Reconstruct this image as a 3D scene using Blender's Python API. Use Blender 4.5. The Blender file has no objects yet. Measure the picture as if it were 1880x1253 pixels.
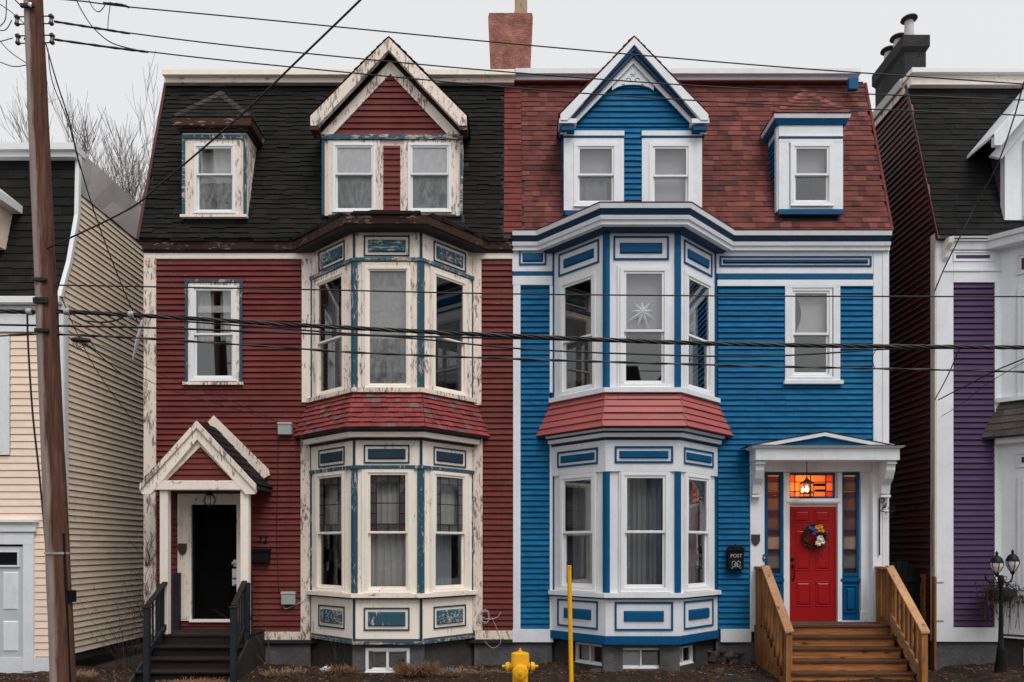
import bpy, bmesh, math, random
from mathutils import Vector, Matrix
R = math.radians
random.seed(7)
sc = bpy.context.scene

# ---------------------------------------------------------------- camera
S, D, ZH = 0.0095, 13.0, 2.24          # metres per photo pixel on the facade plane, camera distance, eye height
cam_d = bpy.data.cameras.new('camera'); cam = bpy.data.objects.new('camera', cam_d)
sc.collection.objects.link(cam); sc.camera = cam
cam.location = (0, -D, ZH); cam.rotation_euler = (R(90), 0, 0)
cam_d.sensor_width = 36; cam_d.lens = 36 * D / (1880 * S)
cam_d.shift_y = (1004 - 626.5) / 1880
cam_d.clip_end = 3000

# ---------------------------------------------------------------- overcast sky, sun, exposure
world = bpy.data.worlds.new('World'); sc.world = world; world.use_nodes = True
wn = world.node_tree; wn.nodes.clear()
sky = wn.nodes.new('ShaderNodeTexSky'); sky.sky_type = 'NISHITA'; sky.sun_disc = False
SUN_EL, SUN_ROT = 58, 152               # behind the photographer, a little to the right
sky.sun_elevation = R(SUN_EL); sky.sun_rotation = R(SUN_ROT); sky.dust_density = 6; sky.air_density = 1.5
hsv = wn.nodes.new('ShaderNodeHueSaturation'); hsv.inputs['Saturation'].default_value = 0.25
wn.links.new(sky.outputs[0], hsv.inputs['Color'])
mx = wn.nodes.new('ShaderNodeMix'); mx.data_type = 'RGBA'; mx.inputs[0].default_value = 0.93
wn.links.new(hsv.outputs[0], mx.inputs[6]); mx.inputs[7].default_value = (5.4, 5.44, 5.52, 1)
bg = wn.nodes.new('ShaderNodeBackground'); bg.inputs[1].default_value = 0.1
wn.links.new(mx.outputs[2], bg.inputs[0])
wo = wn.nodes.new('ShaderNodeOutputWorld'); wn.links.new(bg.outputs[0], wo.inputs[0])
sun_d = bpy.data.lights.new('sun', 'SUN'); sun_d.energy = 1.5; sun_d.angle = R(34); sun_d.color = (1, 0.97, 0.94)
sun = bpy.data.objects.new('sun', sun_d); sc.collection.objects.link(sun)
sun.rotation_euler = (R(90 - SUN_EL), 0, R(28)); sun.location = (3, -20, 20)
sc.view_settings.view_transform = 'Standard'; sc.view_settings.look = 'None'
sc.view_settings.exposure = 0.62; sc.view_settings.gamma = 1.0; sc.view_settings.use_curve_mapping = False
sc.render.engine = 'CYCLES'
sc.cycles.max_bounces = 8; sc.cycles.transparent_max_bounces = 16
sc.cycles.use_denoising = True

# ---------------------------------------------------------------- helpers
def PX(px, Y=0.0): return (px - 940) * S * (D + Y) / D
def PZ(py, Y=0.0): return ZH + (1004 - py) * S * (D + Y) / D
def P(px, py, Y=0.0): return Vector((PX(px, Y), Y, PZ(py, Y)))

class Fr:
    def __init__(s, o, U, V, N):
        s.o, s.U, s.V, s.N = Vector(o), Vector(U).normalized(), Vector(V).normalized(), Vector(N).normalized()
    def pt(s, u, v, n): return s.o + s.U * u + s.V * v + s.N * n
def wall_frame(y): return Fr((0, y, 0), (1, 0, 0), (0, 0, 1), (0, -1, 0))
W0 = wall_frame(0)
def facet(a, b):                         # vertical facet from plan point a to b (left to right seen from outside)
    U = Vector((b[0] - a[0], b[1] - a[1], 0)).normalized()
    return Fr((a[0], a[1], 0), U, (0, 0, 1), (U.y, -U.x, 0))

class MB:
    def __init__(s): s.v, s.f = [], []
    def add(s, vs, fs):
        k = len(s.v); s.v += [tuple(p) for p in vs]; s.f += [tuple(i + k for i in f) for f in fs]; return s
    HEX = [(0, 3, 2, 1), (4, 5, 6, 7), (0, 1, 5, 4), (1, 2, 6, 5), (2, 3, 7, 6), (3, 0, 4, 7)]
    def hexa(s, p): return s.add(p, MB.HEX)
    def box(s, F, u0, u1, v0, v1, n0, n1):
        return s.hexa([F.pt(u0, v0, n0), F.pt(u1, v0, n0), F.pt(u1, v1, n0), F.pt(u0, v1, n0),
                       F.pt(u0, v0, n1), F.pt(u1, v0, n1), F.pt(u1, v1, n1), F.pt(u0, v1, n1)])
    def wbox(s, x0, x1, y0, y1, z0, z1): return s.box(W0, x0, x1, z0, z1, -y1, -y0)
    def frustum(s, F, u0, u1, v0, v1, n0, n1, b):
        return s.hexa([F.pt(u0, v0, n0), F.pt(u1, v0, n0), F.pt(u1, v1, n0), F.pt(u0, v1, n0),
                       F.pt(u0 + b, v0 + b, n1), F.pt(u1 - b, v0 + b, n1), F.pt(u1 - b, v1 - b, n1), F.pt(u0 + b, v1 - b, n1)])
    def ring(s, F, u0, u1, v0, v1, w, n0, n1, wb=None, wt=None):
        wb = w if wb is None else wb; wt = w if wt is None else wt
        s.box(F, u0, u1, v0, v0 + wb, n0, n1); s.box(F, u0, u1, v1 - wt, v1, n0, n1)
        s.box(F, u0, u0 + w, v0 + wb, v1 - wt, n0, n1); s.box(F, u1 - w, u1, v0 + wb, v1 - wt, n0, n1); return s
    def prism(s, F, poly, n0, n1):
        k = len(poly); vs = [F.pt(u, v, n0) for u, v in poly] + [F.pt(u, v, n1) for u, v in poly]
        fs = [tuple(range(k - 1, -1, -1)), tuple(range(k, 2 * k))] + [(i, (i + 1) % k, k + (i + 1) % k, k + i) for i in range(k)]
        return s.add(vs, fs)
    def sweep(s, path, prof, closed_ends=True):   # plan path, profile (out, z), mitred
        n = len(path); offs = []
        for i in range(n):
            ns = []
            if i > 0: d = (Vector(path[i]) - Vector(path[i - 1])).normalized(); ns.append(Vector((d.y, -d.x)))
            if i < n - 1: d = (Vector(path[i + 1]) - Vector(path[i])).normalized(); ns.append(Vector((d.y, -d.x)))
            if len(ns) == 1: offs.append(ns[0])
            else:
                m = (ns[0] + ns[1]).normalized(); offs.append(m / max(0.3, m.dot(ns[0])))
        k = len(prof); vs = []
        for i in range(n):
            for o, z in prof: vs.append((path[i][0] + offs[i].x * o, path[i][1] + offs[i].y * o, z))
        fs = []
        for i in range(n - 1):
            for j in range(k): fs.append((i * k + j, i * k + (j + 1) % k, (i + 1) * k + (j + 1) % k, (i + 1) * k + j))
        fs.append(tuple(range(k - 1, -1, -1))); fs.append(tuple((n - 1) * k + j for j in range(k)))
        return s.add(vs, fs)
    def tube(s, pts, r, sides=8, cap=True):
        pts = [Vector(p) for p in pts]; n = len(pts); rr = r if isinstance(r, (list, tuple)) else [r] * n
        T = [(pts[min(i + 1, n - 1)] - pts[max(i - 1, 0)]).normalized() for i in range(n)]
        ref = Vector((0, 0, 1)) if abs(T[0].z) < 0.9 else Vector((1, 0, 0))
        A = T[0].cross(ref).normalized(); vs = []
        for i in range(n):
            A = (A - T[i] * A.dot(T[i])).normalized(); B = T[i].cross(A)
            for j in range(sides):
                a = 2 * math.pi * j / sides; vs.append(pts[i] + (A * math.cos(a) + B * math.sin(a)) * rr[i])
        fs = [(i * sides + j, i * sides + (j + 1) % sides, (i + 1) * sides + (j + 1) % sides, (i + 1) * sides + j) for i in range(n - 1) for j in range(sides)]
        if cap: fs += [tuple(range(sides - 1, -1, -1)), tuple((n - 1) * sides + j for j in range(sides))]
        return s.add(vs, fs)
    def lathe(s, prof, c=(0, 0, 0), sides=16, axis=None):
        c = Vector(c); Z = Vector(axis).normalized() if axis else Vector((0, 0, 1))
        A = Z.orthogonal().normalized(); B = Z.cross(A); vs = []
        for r, z in prof:
            for j in range(sides):
                a = 2 * math.pi * j / sides; vs.append(c + Z * z + (A * math.cos(a) + B * math.sin(a)) * max(r, 1e-4))
        n = len(prof)
        fs = [(i * sides + j, i * sides + (j + 1) % sides, (i + 1) * sides + (j + 1) % sides, (i + 1) * sides + j) for i in range(n - 1) for j in range(sides)]
        fs += [tuple(range(sides - 1, -1, -1)), tuple((n - 1) * sides + j for j in range(sides))]
        return s.add(vs, fs)

def obj(name, mb, mat, parent=None, smooth=False, bevel=0.0, recalc=True, kind=None):
    me = bpy.data.meshes.new(name)
    if bevel or recalc:
        bm = bmesh.new(); vs = [bm.verts.new(p) for p in mb.v]
        for f in mb.f:
            try: bm.faces.new([vs[i] for i in f])
            except ValueError: pass
        bmesh.ops.recalc_face_normals(bm, faces=bm.faces)
        if bevel: bmesh.ops.bevel(bm, geom=list(bm.edges), offset=bevel, segments=1, affect='EDGES', clamp_overlap=True)
        bm.to_mesh(me); bm.free()
    else: me.from_pydata(mb.v, [], mb.f)
    if smooth:
        me.polygons.foreach_set('use_smooth', [True] * len(me.polygons))
        if smooth == 'auto': me.set_sharp_from_angle(angle=R(40))
    me.materials.append(mat)
    o = bpy.data.objects.new(name, me); sc.collection.objects.link(o)
    if parent:
        o.parent = parent
        if parent.type == 'EMPTY': o.matrix_parent_inverse = Matrix.Translation(-parent.location)
    if kind: o['kind'] = kind
    return o
def thing(name, label, cat, loc=(0, 0, 0), group=None):
    e = bpy.data.objects.new(name, None); e.location = loc; e.empty_display_size = 0.2
    sc.collection.objects.link(e); tag(e, label, cat, group); return e
def tag(o, label, cat, group=None):
    o['label'] = label; o['category'] = cat
    if group: o['group'] = group
    return o
def struct(name, mb, mat, **k):
    o = obj(name, mb, mat, **k); o['kind'] = 'structure'; return o

# ---------------------------------------------------------------- materials
def lin(c): c /= 255.0; return c / 12.92 if c <= 0.04045 else ((c + 0.055) / 1.055) ** 2.4
def C(r, g, b, k=1.3): return (min(.9, lin(r) * k), min(.9, lin(g) * k), min(.9, lin(b) * k))
class NT:
    def __init__(s, name):
        s.m = bpy.data.materials.new(name); s.m.use_nodes = True; s.t = s.m.node_tree; s.t.nodes.clear()
        s.out = s.n('ShaderNodeOutputMaterial')
    def n(s, t, **k):
        x = s.t.nodes.new(t)
        for a, b in k.items(): setattr(x, a, b)
        return x
    def l(s, a, b): s.t.links.new(a, b)
    def val(s, sock, v):
        if hasattr(v, 'is_output'): s.l(v, sock)
        elif isinstance(v, (tuple, list)) and len(v) == 3 and sock.type == 'RGBA': sock.default_value = (*v, 1)
        else: sock.default_value = v
    def pos(s, scale=(1, 1, 1), rnd=True):
        g = s.n('ShaderNodeNewGeometry'); m = s.n('ShaderNodeMapping'); m.inputs['Scale'].default_value = scale
        s.l(g.outputs['Position'], m.inputs['Vector'])
        if rnd:      # shift the pattern from piece to piece
            oi = s.n('ShaderNodeObjectInfo'); mm = s.math('MULTIPLY', oi.outputs['Random'], 37.0)
            cx = s.n('ShaderNodeCombineXYZ'); s.l(mm, cx.inputs[0]); s.l(mm, cx.inputs[1]); s.l(cx.outputs[0], m.inputs['Location'])
        return m.outputs[0]
    def noise(s, vec, scale, detail=4, rough=.55, dist=0):
        x = s.n('ShaderNodeTexNoise'); x.inputs['Scale'].default_value = scale; x.inputs['Detail'].default_value = detail
        x.inputs['Roughness'].default_value = rough; x.inputs['Distortion'].default_value = dist; s.l(vec, x.inputs['Vector']); return x.outputs['Fac']
    def math(s, op, a, b=0.0, clamp=False):
        x = s.n('ShaderNodeMath', operation=op, use_clamp=clamp); s.val(x.inputs[0], a); s.val(x.inputs[1], b); return x.outputs[0]
    def ramp(s, f, lo, hi, a=0.0, b=1.0):
        x = s.n('ShaderNodeMapRange'); s.val(x.inputs[0], f); x.inputs[1].default_value = lo; x.inputs[2].default_value = hi
        x.inputs[3].default_value = a; x.inputs[4].default_value = b; return x.outputs[0]
    def mix(s, f, a, b, mode='MIX'):
        x = s.n('ShaderNodeMix', data_type='RGBA', blend_type=mode); s.val(x.inputs[0], f); s.val(x.inputs[6], a); s.val(x.inputs[7], b); return x.outputs[2]
    def scalec(s, col, f):
        x = s.n('ShaderNodeVectorMath', operation='SCALE'); s.val(x.inputs[0], col) if hasattr(col, 'is_output') else setattr(x.inputs[0], 'default_value', col)
        s.val(x.inputs['Scale'], f); return x.outputs[0]
    def bsdf(s, col, rough=.7, bump=None, bd=.003, spec=.3, **k):
        p = s.n('ShaderNodeBsdfPrincipled'); s.val(p.inputs['Base Color'], col); s.val(p.inputs['Roughness'], rough)
        p.inputs['Specular IOR Level'].default_value = spec
        for a, b in k.items(): s.val(p.inputs[a.replace('_', ' ')], b)
        if bump is not None:
            b = s.n('ShaderNodeBump'); b.inputs['Strength'].default_value = 1; b.inputs['Distance'].default_value = bd
            s.l(bump, b.inputs['Height']); s.l(b.outputs[0], p.inputs['Normal'])
        s.l(p.outputs[0], s.out.inputs[0]); return s.m
def rand_of(t, island):
    if island: return t.n('ShaderNodeNewGeometry').outputs['Random Per Island']
    return t.n('ShaderNodeObjectInfo').outputs['Random']

def paint(name, col, rough=.55, var=.18, objvar=.1, stretch=(1, 1, 1), scale=4, spec=.3, dirt=.0, bd=.002, chips=None, streak=.0, fade=None):
    t = NT(name); p = t.pos(stretch); n1 = t.noise(p, scale, 5); n2 = t.noise(p, scale * 9, 3)
    f = t.math('ADD', t.ramp(n1, .25, .75, 1 - var, 1 + var), t.ramp(n2, .3, .7, -var * .4, var * .4))
    f = t.math('MULTIPLY', f, t.ramp(rand_of(t, False), 0, 1, 1 - objvar, 1 + objvar)); c = t.scalec(col, f)
    if fade:      # patches where the paint has chalked
        c = t.mix(t.ramp(t.noise(t.pos((.8, .8, .5), False), 2.1, 6, .6), .45, .72, 0, fade[1]), c, fade[0])
    if streak:    # rain streaks
        c = t.mix(t.ramp(t.noise(t.pos((7, 7, .45), False), 1.6, 6, .6), .5, .78, 0, streak), c, tuple(k * .35 for k in col))
    if dirt:
        d = t.noise(t.pos((1, 1, .35), False), 5, 8, .65); c = t.mix(t.math('MULTIPLY', t.ramp(d, .5, .75), dirt), c, (.05, .042, .036))
    if chips:     # (colour, threshold)
        k = t.math('ADD', t.noise(t.pos((9, 9, 22)), 1.5, 6, .65), t.math('MULTIPLY', t.math('SUBTRACT', t.noise(t.pos((1, 1, 1), False), 1.1, 3), .5), .5))
        c = t.mix(t.ramp(k, chips[1], chips[1] + .02), c, chips[0])
    return t.bsdf(c, rough, t.math('ADD', n1, n2), bd, spec)
def peel(name, col, amount=.5, under=((.30, .25, .225), (.10, .062, .048)), rough=.7, scale=1.0, vert=True, objvar=.05):
    t = NT(name); st = (27, 27, 6.5) if vert else (6.5, 27, 27)
    p = t.pos(tuple(k * scale for k in st)); big = t.noise(t.pos((1.3, 1.3, .9), False), 1.6, 3, .6)
    fine = t.noise(p, 1, 8, .7, .4); f = t.math('ADD', fine, t.math('MULTIPLY', t.math('SUBTRACT', big, .5), .5))
    thr = .74 - amount * .36; mask = t.ramp(f, thr, thr + .03)
    deep = t.math('MULTIPLY', t.ramp(f, thr + .05, thr + .10), t.ramp(t.noise(p, 1.7, 4), .44, .56)); un = t.mix(t.ramp(t.noise(p, 2.6, 3), .4, .6), under[0], tuple(k * 1.45 for k in under[0])); un = t.mix(deep, un, under[1])
    stain = t.noise(t.pos((3, 3, .7)), 2.5, 6, .65); c = t.mix(t.ramp(stain, .45, .8, 0, .35), col, tuple(k * .62 for k in col))
    c = t.scalec(c, t.ramp(rand_of(t, False), 0, 1, 1 - objvar, 1 + objvar))
    c = t.mix(mask, c, un); h = t.math('SUBTRACT', t.math('MULTIPLY', fine, .2), mask)
    return t.bsdf(c, t.ramp(mask, 0, 1, rough - .1, .9), h, .003, .2)
def shingle(name, cols, island=False, grit=.3, moss=None, rough=.9):
    t = NT(name); r = rand_of(t, island); x = t.n('ShaderNodeValToRGB'); x.color_ramp.interpolation = 'CONSTANT'
    e = x.color_ramp.elements; k = len(cols)
    e[0].color = (*cols[0], 1); e[1].position = 1 / k; e[1].color = (*cols[1 % k], 1)
    for i in range(2, k): q = e.new(i / k); q.color = (*cols[i], 1)
    t.l(r, x.inputs[0]); p = t.pos((1, 1, 1), False); g = t.noise(p, 140, 2); b = t.noise(p, 3.5, 5)
    c = t.scalec(x.outputs[0], t.math('MULTIPLY', t.ramp(g, .3, .7, 1 - grit, 1 + grit), t.ramp(b, .3, .7, .8, 1.2)))
    if moss:
        mk = t.math('ADD', t.noise(t.pos((1, 1, 1), False), 14, 8, .7), t.math('MULTIPLY', t.math('SUBTRACT', t.noise(t.pos((1, 1, 1), False), 1.3, 3), .5), .8))
        c = t.mix(t.ramp(mk, moss[0], moss[0] + .08), c, moss[1])
    return t.bsdf(c, rough, t.math('ADD', g, t.math('MULTIPLY', b, 2)), .003, .15)
def wood(name, col, axis='x', dark=.45, rough=.75, knots=True, objvar=.22, wet=.0):
    t = NT(name); st = {'x': (.9, 14, 14), 'z': (14, 14, .9), 'y': (14, .9, 14)}[axis]; p = t.pos(st)
    g = t.noise(p, 2.2, 6, .65, .6); c = t.mix(t.ramp(g, .3, .72), col, tuple(k * dark for k in col))
    c = t.scalec(c, t.ramp(rand_of(t, False), 0, 1, 1 - objvar, 1 + objvar))
    if knots:
        ks = {'x': (3.2, 9, 9), 'z': (9, 9, 3.2), 'y': (9, 3.2, 9)}[axis]; v = t.n('ShaderNodeTexVoronoi'); v.inputs['Scale'].default_value = 1.1
        t.l(t.pos(ks), v.inputs['Vector']); c = t.mix(t.ramp(v.outputs['Distance'], .09, .27, .9, 0), c, (.035, .016, .008))
    b = t.noise(t.pos((1, 1, 1), False), 2.3, 5); c = t.scalec(c, t.ramp(b, .3, .75, 1.12, .65))
    return t.bsdf(c, rough, g, .002, .3)
def flat(name, col, rough=.5, spec=.4, **k): return NT(name).bsdf(col, rough, None, 0, spec, **k)
def glass(name, tint=(.955, .965, .97), boost=1.0, rough=.015, wave=.0, sheet=None):
    t = NT(name); tr = t.n('ShaderNodeBsdfTransparent'); tr.inputs[0].default_value = (*tint, 1)
    gl = t.n('ShaderNodeBsdfGlossy'); gl.inputs['Roughness'].default_value = rough
    ge = t.n('ShaderNodeNewGeometry'); dt = t.n('ShaderNodeVectorMath', operation='DOT_PRODUCT'); t.l(ge.outputs['Normal'], dt.inputs[0]); t.l(ge.outputs['Incoming'], dt.inputs[1])
    cs = t.math('SUBTRACT', 1.0, t.math('ABSOLUTE', dt.outputs['Value']), True); fz = t.math('ADD', t.math('MULTIPLY', t.math('POWER', cs, 5.0), .96), .04)
    if wave:
        b = t.n('ShaderNodeBump'); b.inputs['Distance'].default_value = wave; b.inputs['Strength'].default_value = 1
        t.l(t.noise(t.pos((1, 1, 1)), 3, 3), b.inputs['Height']); t.l(b.outputs[0], gl.inputs['Normal'])
    f = t.math('MULTIPLY', fz, boost, True); m = t.n('ShaderNodeMixShader'); t.l(f, m.inputs[0]); t.l(tr.outputs[0], m.inputs[1]); t.l(gl.outputs[0], m.inputs[2])
    last = m.outputs[0]
    if sheet:        # pale layer over the pane, such as old plastic film
        df = t.n('ShaderNodeBsdfDiffuse'); df.inputs[0].default_value = (*sheet[0], 1); m2 = t.n('ShaderNodeMixShader')
        w = t.noise(t.pos((1.2, 1.2, .5)), 7, 6, .6, 1.5); t.l(t.ramp(w, .35, .7, sheet[1], sheet[2]), m2.inputs[0]); t.l(last, m2.inputs[1]); t.l(df.outputs[0], m2.inputs[2]); last = m2.outputs[0]
    t.l(last, t.out.inputs[0]); return t.m
def cloth(name, col, trans=.4):
    t = NT(name); d = t.n('ShaderNodeBsdfDiffuse'); d.inputs[0].default_value = (*col, 1); r = t.n('ShaderNodeBsdfTranslucent'); r.inputs[0].default_value = (*col, 1)
    m = t.n('ShaderNodeMixShader'); m.inputs[0].default_value = trans; t.l(d.outputs[0], m.inputs[1]); t.l(r.outputs[0], m.inputs[2]); t.l(m.outputs[0], t.out.inputs[0]); return t.m
def stained(name, col, glow=0.0, clear=.25):
    """obscure coloured glass: lets daylight and lamplight through, glints a little"""
    t = NT(name); tr = t.n('ShaderNodeBsdfTransparent'); tr.inputs[0].default_value = (*col, 1); tl = t.n('ShaderNodeBsdfTranslucent'); tl.inputs[0].default_value = (*col, 1)
    df = t.n('ShaderNodeBsdfDiffuse'); df.inputs[0].default_value = (*[c * .55 for c in col], 1); gl = t.n('ShaderNodeBsdfGlossy'); gl.inputs['Roughness'].default_value = .2
    b = t.n('ShaderNodeBump'); b.inputs['Distance'].default_value = .004; t.l(t.noise(t.pos((1, 1, 1)), 60, 3), b.inputs['Height']); t.l(b.outputs[0], gl.inputs['Normal'])
    def mx(f, x, y): m = t.n('ShaderNodeMixShader'); m.inputs[0].default_value = f; t.l(x, m.inputs[1]); t.l(y, m.inputs[2]); return m.outputs[0]
    t.l(mx(.07, mx(clear, mx(.35, tl.outputs[0], df.outputs[0]), tr.outputs[0]), gl.outputs[0]), t.out.inputs[0]); return t.m

M = {}
M['red_clap'] = paint('red_clapboard_paint', C(106, 49, 48, 1.06), .6, .2, .15, (1, 1, 4), 3, .12, dirt=.25, streak=.35, chips=((.42, .36, .33), .735), fade=(C(118, 66, 62, 1.06), .5))
M['blue_clap'] = paint('blue_clapboard_paint', (.003, .118, .270), .6, .32, .14, (1, 1, 3), 5, .1, streak=.3, fade=((.012, .15, .30), .55))
M['purple_clap'] = paint('purple_clapboard_paint', C(76, 56, 86, 1.1), .6, .1, .08, spec=.1)
M['maroon_clap'] = paint('maroon_siding_paint', C(92, 38, 41, .8), .5, .2, .15)
M['cream_clap'] = paint('peach_siding', (.90, .715, .575), .5, .06, .04)
M['beige_clap'] = paint('beige_siding', (.90, .74, .585), .5, .08, .05, dirt=.15)
M['white'] = paint('white_paint', (.765, .79, .825), .45, .05, .02, scale=2, dirt=.14, streak=.10)
M['vinyl'] = paint('white_vinyl', (.80, .81, .825), .35, .02, .01, scale=2)
M['blue'] = paint('dark_blue_paint', (.0015, .082, .205), .5, .12, .06, spec=.15)
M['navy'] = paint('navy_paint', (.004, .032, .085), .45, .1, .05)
M['cream'] = peel('peeling_cream_paint', C(222, 208, 197, 1.28), .44)
M['cream_mid'] = peel('chipped_cream_paint', C(224, 210, 199, 1.28), .27)
M['cream_less'] = peel('flaking_cream_paint', C(224, 211, 200, 1.28), .18)
M['cream_h'] = peel('peeling_cream_boards', C(220, 206, 195, 1.28), .34, vert=False)
M['cream_more'] = peel('badly_peeling_cream_paint', C(218, 204, 192, 1.22), .53)
M['teal'] = peel('flaking_teal_paint', C(52, 90, 106, .9), .42, under=((.5, .44, .4), (.13, .1, .09)))
M['teal_more'] = peel('peeling_teal_paint', C(50, 96, 113, .92), .62, under=((.45, .4, .36), (.1, .06, .05)), vert=False)
M['teal_dark'] = paint('dark_teal_paint', C(36, 62, 80, .92), .5, .15, .08, dirt=.2)
M['brown_fascia'] = peel('flaking_brown_fascia', (.062, .028, .019), .42, under=((.34, .27, .23), (.018, .012, .01)), vert=False)
M['black'] = flat('black_paint', (.006, .006, .0065), .5, .2)
M['black_door'] = flat('dull_black_door', (.0028, .0026, .0026), .8, .06)
M['soot'] = paint('dark_soffit', (.03, .028, .028), .8, .2)  # dark tone shared by soffits, sheathing and roof decks
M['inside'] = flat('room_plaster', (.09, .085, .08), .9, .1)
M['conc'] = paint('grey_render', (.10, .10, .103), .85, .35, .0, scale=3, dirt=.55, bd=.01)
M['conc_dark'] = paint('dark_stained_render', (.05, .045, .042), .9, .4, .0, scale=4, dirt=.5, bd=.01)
M['stone'] = paint('rubble_stone', (.07, .058, .052), .95, .4, .3, scale=9, bd=.02)
BL = [(.0125, .012, .0118), (.0155, .0148, .0142), (.011, .0106, .0104), (.0175, .0165, .016), (.0135, .013, .0126)]
M['blk_sh'] = shingle('black_asphalt_shingle', BL); M['blk_sh_i'] = shingle('black_asphalt_shingle_mass', BL, True)
RD = [(.128, .043, .037), (.162, .052, .045), (.108, .039, .035), (.142, .046, .040), (.200, .068, .056), (.082, .035, .033), (.150, .048, .042), (.134, .044, .039)]
M['red_sh'] = shingle('red_asphalt_shingle', RD); M['red_sh_i'] = shingle('red_asphalt_shingle_mass', RD, True)
M['strip_sh'] = shingle('plain_red_shingle', [(.160, .042, .036), (.172, .046, .040), (.146, .038, .034)])
SK = [(.25, .058, .058), (.29, .070, .068), (.22, .052, .052), (.26, .062, .060), (.20, .05, .05), (.28, .066, .065), (.24, .058, .056), (.265, .062, .06), (.23, .055, .054), (.25, .06, .059), (.21, .052, .052), (.17, .12, .11)]
M['skirt_old'] = shingle('mossy_red_wood_shingle', SK, moss=(.64, (.075, .048, .042)), grit=.15)
M['skirt_new'] = paint('red_painted_boards', C(172, 92, 90, .86), .55, .12, .08, scale=2)
M['brn_sh'] = shingle('brown_asphalt_shingle', [(.075, .066, .06), (.09, .078, .07), (.062, .054, .05)])
M['deck_x'] = wood('cedar_deck_wood', (.52, .195, .055), 'x', .36); M['deck_z'] = wood('cedar_upright_wood', (.40, .168, .055), 'z')
M['deck_y'] = wood('cedar_rail_wood', (.56, .30, .15), 'y', .6)
M['tread'] = wood('worn_tread_wood', (.11, .052, .03), 'x', .5)
M['old_x'] = wood('dark_weathered_boards', (.022, .015, .012), 'x', .4, knots=False); M['slate_paint'] = paint('slate_blue_grey_paint', (.014, .018, .023), .7, .35, dirt=.4)
M['glass'] = glass('window_glass', boost=2.8); M['glass_old'] = glass('old_wavy_glass', boost=1.7, wave=.002)
M['glass_film'] = glass('filmed_glass', boost=1.2, sheet=((.42, .43, .44), .10, .38))
M['glass_grey'] = glass('grey_film_glass', boost=1.5, sheet=((.60, .61, .63), .45, .62))  # pale grey mixed over the clear glass
M['curtain'] = cloth('sheer_curtain', (.72, .71, .68), .45); M['curtain_grey'] = cloth('grey_curtain', (.34, .36, .39), .3)
M['blind'] = cloth('lilac_roller_blind', (.50, .485, .53), .2); M['blind_white'] = cloth('white_blind', (.74, .73, .70), .35)  # the lilac cloth puts the sky's reflection into colour
M['paper'] = cloth('white_paper', (.9, .9, .9), .1)
M['lead'] = flat('lead_came', (.018, .03, .04), .5)
M['amber'] = stained('amber_glass', (.55, .16, .05)); M['clear_st'] = stained('obscure_glass', (.62, .60, .57)); M['grey_st'] = stained('frosted_glass', (.42, .44, .44))
M['red_door'] = paint('red_door_paint', C(158, 20, 22, 1.0), .38, .05, .0)
M['yellow'] = paint('yellow_paint', (.80, .40, .006), .45, .1, .0, dirt=.3, chips=((.16, .07, .03), .74), streak=.15)
M['gutter'] = flat('metal_gutter', (.3, .28, .27), .6)
M['grey_metal'] = flat('grey_aluminium', (.42, .41, .42), .5, .4); M['box_grey'] = paint('grey_plastic', (.40, .42, .41), .5, .06)
M['wire'] = flat('black_cable', (.012, .011, .012), .55); M['wire_grey'] = flat('white_cable', (.55, .53, .5), .5)
M['steel'] = flat('galvanised_steel', (.45, .45, .46), .4, .5, Metallic=.6)
M['porcelain'] = flat('brown_porcelain', (.06, .03, .03), .2, .5)

# ---------------------------------------------------------------- building pieces
def subtract(seg, cuts):
    out = [seg]
    for a, b in cuts:
        nxt = []
        for s, e in out:
            if b <= s or a >= e: nxt.append((s, e)); continue
            if a > s: nxt.append((s, a))
            if b < e: nxt.append((b, e))
        out = nxt
    return [(s, e) for s, e in out if e - s > .02]
def clapboards(parent, F, v0, v1, pitch, lim, mat, holes=(), tb=.034, tt=.004, name='clapboard', n0=0.0, jit=.003, split=2.3, phase=None):
    """overlapping boards, each one a piece; lim(v) -> (u0, u1); holes (u0, u1, v0, v1)"""
    v = v0
    while v < v1 - .01:
        h = min(pitch, v1 - v); vm = v + h / 2
        cuts = [(a, b) for a, b, c, d in holes if c - h * .5 < vm < d + h * .5 and min(v + h, d) - max(v, c) > h * .35]
        l0, l1 = lim(v), lim(min(v + h * 1.12, v1))
        for s, e in subtract(l0, cuts):
            segs = [(s, e)]
            if e - s > split:
                c = s + (e - s) * random.uniform(.3, .7); segs = [(s, c - .0015), (c + .0015, e)]
            for s2, e2 in segs:
                ts = l1[0] if abs(s2 - l0[0]) < 1e-6 else s2; te = l1[1] if abs(e2 - l0[1]) < 1e-6 else e2
                if te - ts < .01: te = ts = (ts + te) / 2; te += .005; ts -= .005
                j = random.uniform(-jit, jit); k = random.uniform(-jit, jit); b = tb * random.uniform(.86, 1.0); vt = v + h * (.99 if h > .09 else 1.0); j += .005; k += .005  # gap bares the dark backing in place of a shadow line
                mb = MB().hexa([F.pt(s2, v + j, n0), F.pt(e2, v + k, n0), F.pt(te, vt, n0), F.pt(ts, vt, n0),
                                F.pt(s2, v + j, n0 + b), F.pt(e2, v + k, n0 + b), F.pt(te, vt, n0 + tt), F.pt(ts, vt, n0 + tt)])
                obj(name, mb, mat, parent, recalc=True)
        v += pitch
def grid_wall(mb, F, u0, u1, v0, v1, holes, n0, n1):
    us = sorted({u0, u1, *[h[0] for h in holes], *[h[1] for h in holes]}); us = [u for u in us if u0 <= u <= u1]
    for a, b in zip(us, us[1:]):
        m = (a + b) / 2; col = sorted([(h[2], h[3]) for h in holes if h[0] < m < h[1]])
        for s, e in subtract((v0, v1), col): mb.box(F, a, b, s, e, n0, n1)
    return mb
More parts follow.
